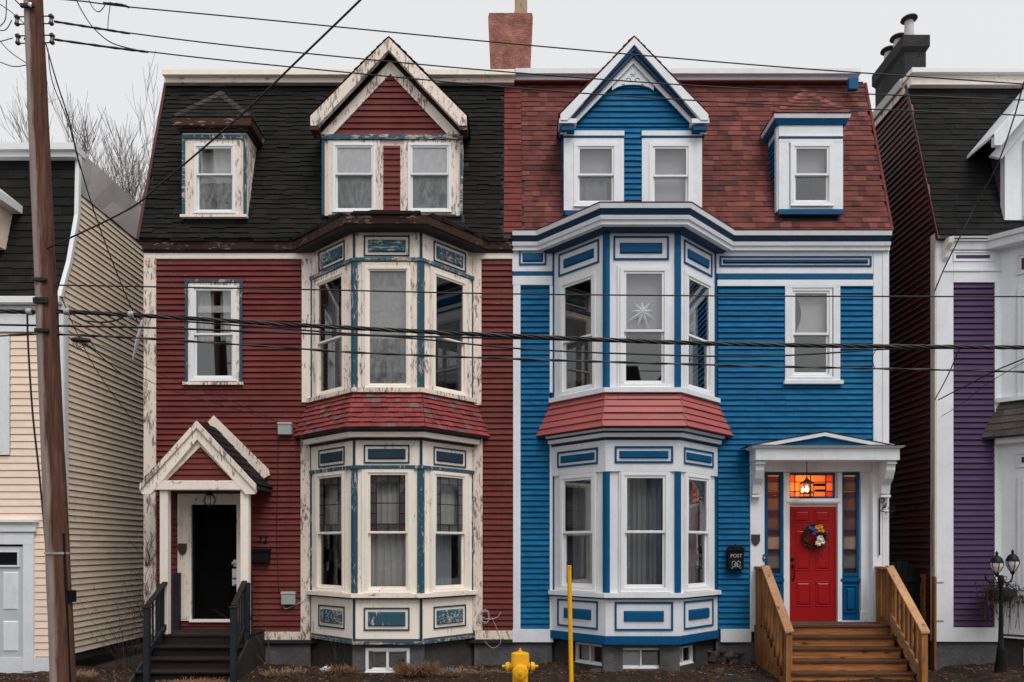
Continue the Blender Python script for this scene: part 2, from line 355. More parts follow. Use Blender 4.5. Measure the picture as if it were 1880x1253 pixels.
def quad_piece(p00, p10, p11, p01, N, tb, tt=.002):
    return MB().hexa([p00, p10, p11, p01, p00 + N * tb, p10 + N * tb, p11 + N * tt, p01 + N * tt])
def lerp(a, b, t): return a + (b - a) * t
def shingle_plane(parent, a0, b0, a1, b1, rows, wid, mat, mat_i=None, cap=300, thick=.016, skip=None, wvar=.3, name='shingle', rag=.008, over=.25, mass='shingle_field', gap=.003):
    """a0,b0 eave edge, a1,b1 top edge; courses of single shingles; past cap they join one mass"""
    a0, b0, a1, b1 = map(Vector, (a0, b0, a1, b1)); N = (b0 - a0).cross(a1 - a0).normalized()
    if N.y > 0 and abs(N.y) > .05 or (abs(N.y) <= .05 and N.z < 0): N = -N
    made = []
    for r in range(rows):
        t0, t1 = r / rows, min(1.0, (r + 1 + over) / rows); L = (lerp(b0, b1, t0) - lerp(a0, a1, t0)).length
        u = -random.random() * wid if r else 0.0
        while u < L:
            w = wid * random.uniform(1 - wvar, 1 + wvar); s, e = max(0, u) / L, min(L, u + w) / L; u += w
            if e - s < .01: continue
            dz = random.uniform(-rag, rag) / max(.01, (a1 - a0).length); q = t0 + (dz if r else abs(dz))
            g = gap / L * .5
            p = [lerp(lerp(a0, a1, q), lerp(b0, b1, q), s + g), lerp(lerp(a0, a1, q), lerp(b0, b1, q), e - g),
                 lerp(lerp(a0, a1, t1), lerp(b0, b1, t1), e - g), lerp(lerp(a0, a1, t1), lerp(b0, b1, t1), s + g)]
            c = (p[0] + p[2]) / 2
            if skip and skip(c): continue
            made.append(quad_piece(*p, N, thick * random.uniform(.75, 1.3)))
    for m in made[:cap]: obj(name, m, mat, parent, recalc=True)
    if len(made) > cap:
        big = MB()
        for m in made[cap:]: big.add(m.v, m.f)
        obj(mass, big, mat_i or mat, parent, kind='stuff')
    return N
def curtain(parent, F, u0, u1, v0, v1, n, mat, waves=7, amp=.03, name='curtain', ph=None):
    k = waves * 8; mb = MB(); ph = random.random() * 6 if ph is None else ph; vs = []
    for i in range(k + 1):
        t = i / k; a = amp * (math.sin(t * waves * 6.283 + ph) * .7 + math.sin(t * waves * 15 + ph * 2) * .3); vs += [F.pt(lerp(u0, u1, t), v0, n + a * 1.3), F.pt(lerp(u0, u1, t), v1, n + a * .7)]
    mb.add(vs, [(2 * i, 2 * i + 2, 2 * i + 3, 2 * i + 1) for i in range(k)])
    return obj(name, mb, mat, parent, smooth=True, recalc=False)
def window(parent, F, u0, u1, v0, v1, nf, fmat=None, fw=.045, sw=.035, rail=.5, gm=None, single=False, name='window', depth=.09, sill=True):
    """double-hung window; u,v outer frame; returns (frame object, pane rects)"""
    fmat = fmat or M['vinyl']; gm = gm or M['glass']; g2 = gm if not isinstance(gm, tuple) else None
    fr = MB().ring(F, u0, u1, v0, v1, fw, nf - depth, nf, wb=fw * 1.15)
    if sill: fr.box(F, u0 - .01, u1 + .01, v0 - .004, v0 + .02, nf, nf + .02)
    o = obj(name, fr, fmat, parent, bevel=.004)
    a, b, c, d = u0 + fw, u1 - fw, v0 + fw * 1.15, v1 - fw; zm = lerp(c, d, rail)
    gu, gl = gm if isinstance(gm, tuple) else (gm, gm)
    if single:
        obj('sash', MB().ring(F, a, b, c, d, sw * .6, nf - .06, nf - .02), fmat, o)
        r = (a + sw * .6, b - sw * .6, c + sw * .6, d - sw * .6); obj('pane', MB().box(F, *r, nf - .045, nf - .04), gu, o); return o, r, r
    obj('upper_sash', MB().ring(F, a, b, zm - sw * .5, d, sw, nf - .045, nf - .015, wb=sw), fmat, o, bevel=.003)
    obj('lower_sash', MB().ring(F, a, b, c, zm + sw * .5 - .004, sw, nf - .08, nf - .05, wb=sw * 1.3), fmat, o, bevel=.003)
    ru = (a + sw, b - sw, zm + sw * .5, d - sw); rl = (a + sw, b - sw, c + sw * 1.3, zm - sw * .5)
    obj('pane', MB().box(F, *ru, nf - .034, nf - .029), gu, o); obj('pane', MB().box(F, *rl, nf - .068, nf - .063), gl, o)
    return o, ru, rl
def panel(parent, F, u0, u1, v0, v1, mo, mi, n=.0, w=.03, gap=.045, proud=.03):
    obj('panel_moulding', MB().ring(F, u0, u1, v0, v1, w, n, n + .018), mo, parent, bevel=.004)
    g = w + gap; obj('raised_panel', MB().frustum(F, u0 + g, u1 - g, v0 + g, v1 - g, n, n + proud, min(.02, (v1 - v0 - 2 * g) * .3)), mi, parent)
def text_mesh(name, body, size, F, u, v, n, mat, parent=None, ext=.004):
    cu = bpy.data.curves.new(name, 'FONT'); cu.body = body; cu.size = size; cu.extrude = ext; cu.align_x = 'CENTER'
    o = bpy.data.objects.new(name + '_tmp', cu); sc.collection.objects.link(o)
    dg = bpy.context.evaluated_depsgraph_get(); me = bpy.data.meshes.new_from_object(o.evaluated_get(dg)); bpy.data.objects.remove(o)
    me.name = name
    for vtx in me.vertices: vtx.co = F.pt(u + vtx.co.x, v + vtx.co.y, n + vtx.co.z)
    me.materials.clear(); me.materials.append(mat); q = bpy.data.objects.new(name, me); sc.collection.objects.link(q)
    if parent:
        q.parent = parent
        if parent.type == 'EMPTY': q.matrix_parent_inverse = Matrix.Translation(-parent.location)
    return q

# house dimensions shared by the pair
YB = -0.885                                         # bay front plane
ROOF_E = (-0.14, 7.56); ROOF_T = (0.90, 10.88)      # mansard eave / top (y, z)
def roof_y(z): return lerp(ROOF_E[0], ROOF_T[0], (z - ROOF_E[1]) / (ROOF_T[1] - ROOF_E[1]))
YD = -0.07                                          # dormer front plane
WD = wall_frame(YD)
def ux(px): return PX(px, YD)
def uz(py): return PZ(py, YD)
def bz(py): return PZ(py, YB)

def house_shell(parent, x0, x1, z0, wall_holes, dormer_holes, mwall, depth=8.0, name='wall', eave=7.52, open_left=None):
    """front sheathing with openings, side and back walls, floors, roof deck: a closed dark interior"""
    w = grid_wall(MB(), W0, x0, x1, z0, eave, wall_holes, -.12, -.001)
    wall = obj(name, w, mwall, parent)
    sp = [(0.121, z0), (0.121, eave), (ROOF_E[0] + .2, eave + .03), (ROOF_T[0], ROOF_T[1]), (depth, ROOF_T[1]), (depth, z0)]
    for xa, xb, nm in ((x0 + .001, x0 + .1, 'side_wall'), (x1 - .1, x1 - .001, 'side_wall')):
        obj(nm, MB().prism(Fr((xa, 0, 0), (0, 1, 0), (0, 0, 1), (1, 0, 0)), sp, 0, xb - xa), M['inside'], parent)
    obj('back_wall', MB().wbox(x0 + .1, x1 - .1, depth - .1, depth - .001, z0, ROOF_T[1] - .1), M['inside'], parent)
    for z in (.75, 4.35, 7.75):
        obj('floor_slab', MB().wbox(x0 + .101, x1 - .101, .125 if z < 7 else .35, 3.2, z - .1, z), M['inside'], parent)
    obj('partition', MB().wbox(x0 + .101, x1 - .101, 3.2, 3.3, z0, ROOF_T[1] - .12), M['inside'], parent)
    dz, dy = ROOF_T[1] - ROOF_E[1], ROOF_T[0] - ROOF_E[0]; L = math.hypot(dy, dz)
    RF = Fr((0, ROOF_E[0], ROOF_E[1]), (1, 0, 0), (0, dy, dz), (0, -dz, dy))
    hs = [(a, b, (c - ROOF_E[1]) / dz * L, (d - ROOF_E[1]) / dz * L) for a, b, c, d in dormer_holes]
    deck = obj('mansard_roof', grid_wall(MB(), RF, x0, x1, 0, L, hs, -.06, -.003), M['soot'], parent)
    obj('flat_roof', MB().wbox(x0, x1, ROOF_T[0] - .02, depth, ROOF_T[1] - .06, ROOF_T[1] + .02), M['soot'], parent)
    return wall, deck, RF, L

class Bay:
    def __init__(s, xl, x1, x2, xr):
        s.path = [(xl, 0), (x1, YB), (x2, YB), (xr, 0)]
        s.f = [facet(s.path[i], s.path[i + 1]) for i in range(3)]
        s.len = [(Vector(s.path[i + 1]) - Vector(s.path[i])).length for i in range(3)]
    def ext(s, xa, xb, k=.15):            # eaves line: shallower over the flat wall than round the bay
        (x0, _), (x1, y1), (x2, _), (x3, _) = s.path; a = x0 - (x1 - x0) * k / -y1; b = x3 + (x3 - x2) * k / -y1
        return [(xa, k), (a, k), s.path[1], s.path[2], (b, k), (xb, k)]
def bay_walls(parent, bay, z0, z1, wins, mat, name='bay_wall', ins=0.0):
    """three facets with window openings; wins per facet (u0,u1,v0,v1) list"""
    o = obj(name, MB().box(bay.f[1], .02, .021, z0, z0 + .001, -.05, -.049), mat, parent)   # replaced below
    mb = MB()
    for i in range(3): grid_wall(mb, bay.f[i], .0, bay.len[i], z0, z1, wins[i], -.06 , -.001)
    for i in (1, 2):   # close the mitre at the corners
        x, y = bay.path[i]; mb.wbox(x - .03, x + .03, y + .005, y + .06, z0 + .001, z1 - .001)
    me = bpy.data.meshes.new(name); me.from_pydata(mb.v, [], mb.f); me.materials.append(mat); o.data = me
    return o
def sill_slab(parent, bay, z0, z1, out, mat, name='sill', inn=-.05, xa=None, xb=None):
    return obj(name, MB().sweep(bay.path, [(inn, z0), (out, z0), (out, z1), (inn, z1 + .004)]), mat, parent)
def bay_floor(parent, bay, z, mat, name='bay_ceiling'):
    p = bay.path; mb = MB(); vs = [(x, y + (.0 if y else .0), z) for x, y in p] + [(x, y, z + .04) for x, y in p]
    mb.add(vs, [(3, 2, 1, 0), (4, 5, 6, 7), (0, 1, 5, 4), (1, 2, 6, 5), (2, 3, 7, 6), (3, 0, 4, 7)]); return obj(name, mb, mat, parent)
def skirt_roof(parent, bay, zb, zt, out, over_l, name='bay_roof'):
    """the flared roof between the storeys; returns facet corner points (a0,b0,a1,b1)"""
    def off(o):
        m = MB().sweep(bay.path, [(o, 0), (o, .01), (o - .01, .01)]); return [Vector((*m.v[i * 3][:2], 0)) for i in range(4)]
    bo, to = off(out), off(.02); bo[0].y = min(bo[0].y, .0); res = []
    # end points lie on the wall plane: extend along the facet direction
    for arr in (bo, to):
        for i, j in ((0, 1), (3, 2)):
            d = (arr[i] - arr[j]); t = (0 - arr[j].y) / d.y if abs(d.y) > 1e-6 else 1; arr[i] = arr[j] + d * t
    for i in range(3): res.append((bo[i] + Vector((0, 0, zb)), bo[i + 1] + Vector((0, 0, zb)), to[i] + Vector((0, 0, zt)), to[i + 1] + Vector((0, 0, zt))))
    mb = MB()
    for a0, b0, a1, b1 in res:
        mb.add([a0, b0, b1, a1, a0 + Vector((0, .0, -.03)), b0 + Vector((0, 0, -.03)), b1 + Vector((0, 0, -.03)), a1 + Vector((0, 0, -.03))], MB.HEX)
    o = obj(name, mb, M['soot'], parent); return o, res
def leaded(parent, F, r, n, cols, rows, mats, edge_u=.17, edge_v=.13):
    """leaded light: border panes round a big centre, each pane a piece"""
    u0, u1, v0, v1 = r; us = [u0, lerp(u0, u1, edge_u), lerp(u0, u1, .5), lerp(u0, u1, 1 - edge_u), u1]; vs = [v0, lerp(v0, v1, edge_v), lerp(v0, v1, .5), lerp(v0, v1, 1 - edge_v), v1]
    mb = MB(); t = .008
    for u in us[1:2] + us[3:4]: mb.box(F, u - t, u + t, v0, v1, n - .004, n + .008)
    for v in vs[1:4]: mb.box(F, u0, u1, v - t, v + t, n - .003, n + .007)
    for a, b in ((vs[0], vs[1]), (vs[3], vs[4])): mb.box(F, us[2] - t, us[2] + t, a, b, n - .002, n + .006)
    for i in (0, 3):
        for k in (.25, .75): mb.box(F, us[i], us[i + 1], lerp(vs[1], vs[3], k) - t, lerp(vs[1], vs[3], k) + t, n - .002, n + .006)
    obj('lead_came', mb, M['lead'], parent)
    for i, (a, b) in enumerate(zip(us, us[1:])):
        for j, (c, d) in enumerate(zip(vs, vs[1:])):
            if 0 < i < 3 and 0 < j < 3: continue
            corner = i in (0, 3) and j in (0, 3)
            obj('coloured_pane', MB().box(F, a, b, c, d, n - .009, n - .005), mats[0] if corner else mats[1], parent)

def bank_h(x, y):
    e = min(1, max(0, (y + 1.85) / .75)); h = .02 + .17 * e + .03 * math.sin(x * 2.3 + y * 4) * e
    return h - (.1 * e if 6.5 < x < 7.45 else 0) - (.12 * e if x < -6.3 else 0)

# ================================================================ RED HOUSE
red = thing('row_house', 'weathered red clapboard row house with peeling cream trim and black mansard roof', 'house', (-3.2, 0, 0))
RX0, RX1 = -6.40, .012
rbay = Bay(-3.52, -2.567, -1.478, -.66)
def ctr(F_o, a, b): return (a, b)
fr_l = lambda i, bay: (.20 * bay.len[i], .80 * bay.len[i])
r_lw = (PX(351), PX(434), PZ(701), PZ(525))                     # upstairs window outer frame
r_dr = (PX(352), PX(437), PZ(1138), PZ(927))                    # front door
big = (ux(600), ux(842), uz(390), uz(262)); sml = (ux(345), ux(444), uz(392), uz(262))
wall_r, roof_r, RF, RL = house_shell(red, RX0, RX1, .62, [(r_lw[0] + .02, r_lw[1] - .02, r_lw[2] + .02, r_lw[3] - .02), (r_dr[0], r_dr[1], .62, r_dr[3]),
    (rbay.path[0][0] + .12, rbay.path[3][0] - .12, .9, 7.25)], [(big[0], big[1], big[2], 9.2), (sml[0], sml[1], sml[2], 9.2)], M['soot'])
clap_h = [(PX(343), PX(443), PZ(702), PZ(518)), (PX(330), PX(440), PZ(1142), PZ(910)), (rbay.path[0][0] - .02, rbay.path[3][0] + .02, 0, 8)]
clapboards(wall_r, W0, PZ(1160), PZ(476), .0983, lambda v: (PX(286), PX(942.5)), M['red_clap'], clap_h)
# boards on the flat wall
def board(parent, F, px0, px1, py0, py1, n0, n1, mat, name, bevel=.004, Y=0): return obj(name, MB().box(F, PX(px0, Y), PX(px1, Y), PZ(py1, Y), PZ(py0, Y), n0, n1), mat, parent, bevel=bevel)
board(red, W0, 265.5, 288, 476, 1178, -.02, .042, M['cream_more'], 'corner_board')
board(red, W0, 288, 942, 462, 477, -.0, .041, M['cream_less'], 'frieze_board'); board(red, W0, 266, 288, 458, 476, -.0, .043, M['cream_less'], 'frieze_board')
board(red, W0, 555, 573, 477, 740, 0, .042, M['cream'], 'bay_edge_board'); board(red, W0, 553, 570, 800, 1176, 0, .042, M['cream_more'], 'bay_edge_board')
board(red, W0, 868, 884, 477, 745, 0, .042, M['cream_more'], 'bay_edge_board'); board(red, W0, 868, 886, 800, 1158, 0, .042, M['cream_more'], 'bay_edge_board')
board(red, W0, 872, 941, 1158, 1174, 0, .039, M['cream_more'], 'base_board'); board(red, W0, 480, 572, 1160, 1177, 0, .039, M['cream_more'], 'base_board')
board(red, W0, 286, 941, 1174.5, 1181, 0, .05, M['soot'], 'water_table')
# foundation
def foundation(parent, x0, x1, bay, ztop, wins, mat):
    f = obj('foundation', grid_wall(MB(), W0, x0, bay.path[0][0] - .0, -.3, ztop, [], -.3, -.012).box(W0, bay.path[3][0], x1, -.3, ztop, -.3, -.012), mat, parent)
    for i in range(3):
        obj('foundation_wall', grid_wall(MB(), bay.f[i], -.12 if i == 0 else .05, bay.len[i] + (.12 if i == 2 else -.05), -.3, ztop + .05, wins[i], -.2, -.075), mat if i == 1 else M['conc_dark'], f)  # side facets of the bay take the darker render
    for k in (1, 2):
        x, y = bay.path[k]; s = 1 if k == 1 else -1
        obj('foundation_pier', MB().wbox(x - .16 + s * .12, x + .16 + s * .12, y + .06, y + .3, -.3, ztop + .04), mat, f)
    return f
zc = lambda py: PZ(py, YB + .07)
xw0, xw1 = PX(672, YB) - rbay.path[1][0], PX(749, YB) - rbay.path[1][0]
bw = (xw0, xw1, zc(1233), zc(1192))
found_r = foundation(red, RX0, RX1, rbay, .63, [[], [bw], []], M['conc'])
w, a, b = window(red, rbay.f[1], bw[0] - .02, bw[1] + .02, bw[2] - .02, bw[3] + .02, -.05, fw=.05, single=True, name='basement_window')
obj('mullion', MB().box(rbay.f[1], (bw[0] + bw[1]) / 2 - .02, (bw[0] + bw[1]) / 2 + .02, bw[2] + .04, bw[3] - .04, -.085, -.045), M['vinyl'], w)
obj('basement_room', MB().wbox(RX0 + .2, RX1 - .2, 1.5, 1.6, -.3, .62), M['inside'], red)

# bay: walls, posts, panels, windows, cornices
def frac(bay, i, a, b): return (a * bay.len[i], b * bay.len[i])
FR = [(.155, .80), (.165, .845), (.20, .84)]      # frame outer fraction per facet
low = [[(*frac(rbay, i, *FR[i]), bz(1089), bz(863))] for i in range(3)]; upp = [[(*frac(rbay, i, *FR[i]), bz(714), bz(489))] for i in range(3)]
shrink = lambda r: (r[0] + .02, r[1] - .02, r[2] + .02, r[3] - .02)
bw_r = bay_walls(red, rbay, .68, 4.40, [[shrink(low[i][0])] for i in range(3)], M['cream_mid']); bw_u = bay_walls(red, rbay, 4.402, 7.40, [[shrink(upp[i][0])] for i in range(3)], M['cream'])
for z in (.70, 4.30, 7.42): bay_floor(red, rbay, z, M['inside'])
def casing(parent, F, r, w, n, mat, head=1.0, bev=.004): return obj('window_casing', MB().ring(F, r[0] - w, r[1] + w, r[2] - w * .3, r[3] + w * head, w + .012, 0, n, wb=w * .3 + .012, wt=w * head + .012), mat, parent, bevel=bev)
def bay_posts(parent, bay, z0, z1, mat, w=.055, out=.02, ends=True, name='corner_post'):
    for k in range(4):
        if k in (0, 3) and not ends: continue
        x, y = bay.path[k]
        if k in (1, 2):
            i = k; Fa, Fb = bay.f[k - 1], bay.f[k]; La = bay.len[k - 1]
            mb = MB().box(Fa, La - w, La + out * .4, z0, z1, -.01, out).box(Fb, -out * .4, w, z0 + .001, z1 - .001, -.01, out + .001)
        else:
            F = bay.f[0] if k == 0 else bay.f[2]; u = .0 if k == 0 else bay.len[2] - w * .9; mb = MB().box(F, u, u + w * .9, z0, z1, -.01, out)
        obj(name, mb, mat, parent, bevel=.003)
bay_posts(bw_r, rbay, bz(1089) - .005, bz(860), M['teal'], .06); bay_posts(bw_u, rbay, bz(714), bz(480), M['teal'], .06)
bay_posts(bw_r, rbay, 6.93, 7.37, M['teal_dark'], .022, .014); bay_posts(bw_r, rbay, 3.56, 3.97, M['teal_dark'], .022, .014); bay_posts(bw_r, rbay, .70, 1.385, M['teal_dark'], .022, .014)
def band(parent, bay, z0, z1, out, mat, name, inn=-.02, ends=None): return obj(name, MB().sweep(ends or bay.path, [(inn, z0), (out, z0), (out, z1), (inn, z1)]), mat, parent)
band(bw_r, rbay, 6.875, 6.93, .035, M['teal_more'], 'band'); band(bw_r, rbay, 3.505, 3.56, .035, M['teal'], 'band')
band(bw_r, rbay, 1.385, 1.412, .045, M['teal_dark'], 'band'); band(bw_r, rbay, .655, .70, .03, M['teal_more'], 'base_band')
sill_slab(bw_r, rbay, 1.413, 1.478, .085, M['cream_h']); sill_slab(bw_r, rbay, 4.74, 4.812, .075, M['cream_more'])
for i in range(3):
    F, L = rbay.f[i], rbay.len[i]; a, b = (.17, .83) if i == 1 else ((.21, .80) if i == 0 else (.22, .83))
    if i == 1: a, b = (PX(668, YB) - rbay.path[1][0]) / L, (PX(752, YB) - rbay.path[1][0]) / L
    panel(bw_r, F, a * L, b * L, bz(471), bz(433), M['teal_dark'], M['teal_more'], w=.022, gap=.042)
    panel(bw_r, F, a * L, b * L, bz(851), bz(817), M['teal_dark'], M['teal_dark'], w=.022, gap=.042)
    panel(bw_r, F, a * L, b * L, bz(1158), bz(1116), M['teal_dark'], M['teal_more'] if i != 1 else M['teal'], w=.022, gap=.045)
    r = low[i][0]; casing(bw_r, F, r, .055, .022, M['cream_less'])
    w, ru, rl = window(red, F, *r, .03, M['cream_less'], fw=.05, sw=.035, rail=.49, gm=M['glass_old'])
    leaded(w, F, ru, -.012, 4, 4, (M['amber'], M['grey_st']) if i == 1 else (M['grey_st'], M['clear_st']))
    curtain(w, F, ru[0] - .02, ru[1] + .02, ru[2] - .05, ru[3], -.12, M['curtain'], 6, .02)
    if i == 1: curtain(w, F, rl[0] - .02, rl[1] + .02, rl[2] - .05, rl[3] + .05, -.15, M['curtain'], 5, .02)
    if i == 2: curtain(w, F, rl[0] + .0, rl[1] - .08, rl[2] - .05, rl[3] + .05, -.2, M['curtain_grey'], 5, .02)
    r = upp[i][0]; casing(bw_u, F, r, .055, .022, M['cream_more'])
    if i == 1: w, ru, rl = window(red, F, *r, .03, M['cream_less'], fw=.055, gm=M['glass_film'], single=True); obj('blind', MB().box(F, ru[0] - .03, ru[1] + .03, lerp(ru[2], ru[3], .42), ru[3] + .02, -.16, -.155), M['blind_white'], w)
    else:
        w, ru, rl = window(red, F, *r, .03, M['cream_less'], fw=.05, sw=.03, rail=.46); curtain(w, F, ru[0] - .02, lerp(ru[0], ru[1], .45 if i == 0 else .2), rl[2], ru[3], -.2, M['curtain_grey'], 3, .02)
# lower cornice and skirt roof
lc = obj('bay_cornice', MB().sweep(rbay.path, [(-.03, 4.01), (.13, 4.01), (.145, 4.085), (-.03, 4.09)]), M['cream_less'], red)
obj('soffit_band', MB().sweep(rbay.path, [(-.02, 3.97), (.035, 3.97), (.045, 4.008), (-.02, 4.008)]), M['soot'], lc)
obj('gutter_board', MB().sweep(rbay.path, [(-.03, 4.092), (.16, 4.092), (.19, 4.13), (.19, 4.138), (-.03, 4.142)]), M['soot'], lc)
sk, quads = skirt_roof(red, rbay, 4.15, 4.735, .205, .06)
for i, (a0, b0, a1, b1) in enumerate(quads): shingle_plane(sk, a0, b0, a1, b1, 7, .125, M['skirt_old'], thick=.026, wvar=.35, rag=.005, over=.12)
# top cornice follows the bay
path = rbay.ext(RX0 - .005, RX1 + .01)
tc = obj('eaves_fascia', MB().sweep(path, [(-.03, 7.39), (.24, 7.39), (.245, 7.40), (.265, 7.50), (.27, 7.505), (-.03, 7.51)]), M['brown_fascia'], red)
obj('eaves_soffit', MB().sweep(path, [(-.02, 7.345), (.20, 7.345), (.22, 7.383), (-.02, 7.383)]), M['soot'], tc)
rg = MB()
for i in range(len(path) - 1):                                  # ragged shingle edge over the fascia
    a, b = Vector((*path[i], 0)), Vector((*path[i + 1], 0)); F = facet(path[i], path[i + 1]); L = (b - a).length; u = 0
    while u < L:
        w_ = random.uniform(.12, .3); e = min(u + w_, L); rg.box(F, u + .002, e - .002, 7.512, 7.545 + random.uniform(.0, .03), .1, .285 + random.uniform(-.03, .03)); rg.box(F, u + .03, e + .02, 7.548, 7.575 + random.uniform(.0, .03), .08, .26 + random.uniform(-.03, .03)); u += w_
obj('eaves_shingles', rg, M['blk_sh_i'], tc, kind='stuff')

# mansard shingles
def in_dormers(rects): return lambda c: any(a < c.x < b and z0 < c.z < z1 for a, b, z0, z1 in rects)
rd = [(big[0] - .02, big[1] + .02, 7.9, 9.35), (sml[0] - .02, sml[1] + .02, 7.9, 9.35)]
def in_gable(c, ax, az, hw, z0): return z0 < c.z < az and abs(c.x - ax) < hw * (az - c.z) / (az - z0) - .1
RXS = PX(925, .2)
shingle_plane(roof_r, (RX0 - .03, *ROOF_E), (RXS, *ROOF_E), (RX0 - .03, *ROOF_T), (RXS, *ROOF_T), 34, .25, M['blk_sh'], M['blk_sh_i'], 300, .020, lambda c: in_dormers(rd)(c) or in_gable(c, -2.08, 10.6, 1.2, 9.3), .4, rag=.018)
board(red, wall_frame(.84), 300, 946, 131, 141, -.25, .16, M['cream_less'], 'roof_edge_trim', Y=.74); board(red, wall_frame(.88), 303, 944, 141.5, 153, -.25, .12, M['cream_h'], 'roof_edge_trim', Y=.78)

for xx in (RX0 - .045,): obj('verge_trim', MB().prism(Fr((xx, 0, 0), (0, 1, 0), (0, 0, 1), (-1, 0, 0)), [(ROOF_E[0] - .03, ROOF_E[1] - .02), (ROOF_T[0] - .03, ROOF_T[1]), (ROOF_T[0] + .12, ROOF_T[1]), (ROOF_E[0] + .12, ROOF_E[1] - .02)], -.02, .03), M['maroon_clap'], red)
# dormers
def dormer_box(parent, x0, x1, z0, z1, mat_side, yb=1.2, name='dormer_wall', hole=None):
    o = obj(name, grid_wall(MB(), WD, x0, x1, z0, z1, hole or [], -.08, -.001), mat_side, parent)
    for xa in (x0 + .001, x1 - .061): obj('cheek_wall', MB().wbox(xa, xa + .06, YD + .08, yb, z0 + .002, z1 - .002), mat_side, o)
    obj('dormer_ceiling', MB().wbox(x0 + .07, x1 - .07, YD + .09, yb, z1 - .05, z1 - .004), M['inside'], o); return o
def gable(parent, ax, az, hx, ez, yf, wv, mats, name='gable_roof', w1=.2, w2=.11, proud=.1):
    """steep front gable: bargeboards, soffit, roof slopes running back; ez eave height, hx half width"""
    F = wall_frame(yf); sl = (az - ez) / hx; L = math.hypot(hx, az - ez); k = L / hx; roof = obj(name, MB().prism(F, [(ax, az), (ax - hx, ez), (ax - hx, ez - .05), (ax, az - .07), (ax + hx, ez - .05), (ax + hx, ez)], -1.6, .02), mats['roof'], parent)
    for s in (-1, 1):
        d = w1 * k
        obj('bargeboard', MB().prism(F, [(ax, az - .02), (ax + s * hx, ez - .02), (ax + s * hx, ez - .02 - d * .8), (ax + s * (hx - .12), ez - .02 - d * .8), (ax, az - .02 - d)], -.05, .035), mats['barge'], roof)
    return roof
# big gabled dormer
x0, x1, z0, z1 = ux(593), ux(848), uz(396), uz(249)
wl = (ux(611), ux(690), uz(392), uz(264)); wr = (ux(749), ux(829), uz(392), uz(264))
dm = dormer_box(red, x0, x1, z0, z1 + .02, M['cream_more'], hole=[shrink(wl), shrink(wr)])
obj('head_band', MB().box(WD, x0 - .02, x1 + .02, uz(258), uz(249), 0, .045), M['teal_more'], dm, bevel=.004)
for xx in (x0 - .015, x1 - .03): obj('edge_strip', MB().box(WD, xx, xx + .045, z0, uz(258) - .002, 0, .03), M['teal'] if xx < -2 else M['teal_more'], dm)
for k, r in enumerate((wl, wr)):
    obj('window_casing', MB().ring(WD, r[0] - .075, r[1] + .075, r[2] - .03, r[3] + .045, .09, 0, .02, wb=.04, wt=.055), M['cream_more'], dm)
    w, ru, rl = window(red, WD, *r, .035, M['vinyl'], fw=.05, sw=.03, rail=.56, gm=(M['glass_grey'], M['glass_film']))
    obj('blind', MB().box(WD, ru[0] - .02, ru[1] + .02, ru[2], ru[3] + .02, -.10, -.095), M['blind_white'], w)
gl = (ux(704), ux(735))
for c_ in [1]: clapboards(dm, WD, uz(388), uz(268), .098, lambda v: gl, M['red_clap'], tb=.026)
YG = -.25; ax, az, hx, ez = ux(717), PZ(70, YG), 143 * S * (D + YG) / D, PZ(213, YG)
gr_ = gable(red, ax, az, hx, ez, YG, None, dict(roof=M['blk_sh_i'], barge=M['cream_more']), w1=.145)
zb_, hwid = uz(250), ux(832) - ux(608)
gf = obj('gable_wall', MB().prism(WD, [(x0, zb_ - .0), (x1, zb_), (x1, zb_ + .15), (ax, az - .22), (x0, zb_ + .15)], -.05, .002), M['soot'], gr_)
for s in (-1, 1):
    obj('gable_trim', MB().prism(WD, [(ax, az - .30), (ax + s * 1.2, zb_ + .02), (ax + s * 1.2, zb_), (ax + s * 1.0, zb_), (ax, az - .52)], .003, .04), M['cream'], gr_)
apz, bsz = az - .50, zb_ + .01; sl = (1.1) / (apz - bsz)
clapboards(gf, WD, bsz, apz - .03, .105, lambda v: (ax - max(.004, (apz - v) * sl * 1.0), ax + max(.004, (apz - v) * sl * 1.0)), M['red_clap'], tb=.028, n0=.003)
for s in (-1, 1): obj('eave_return', MB().box(wall_frame(YG), ax + s * (hx - .06) - .07, ax + s * (hx - .06) + .07, ez - .25, ez - .06, -.25, .028), M['brown_fascia'], gr_)
for s in (-1, 1):
    e0 = Vector((ax + s * (hx + .02), YG - .02, ez + .0)); e1 = e0 + Vector((0, 1.4, 0)); t0 = Vector((ax, YG - .02, az + .02)); t1 = t0 + Vector((0, 1.4, 0))
    if s < 0: shingle_plane(gr_, e1, e0, t1, t0, 14, .28, M['blk_sh'], thick=.02)
    else: shingle_plane(gr_, e0, e1, t0, t1, 14, .28, M['blk_sh'], thick=.02)
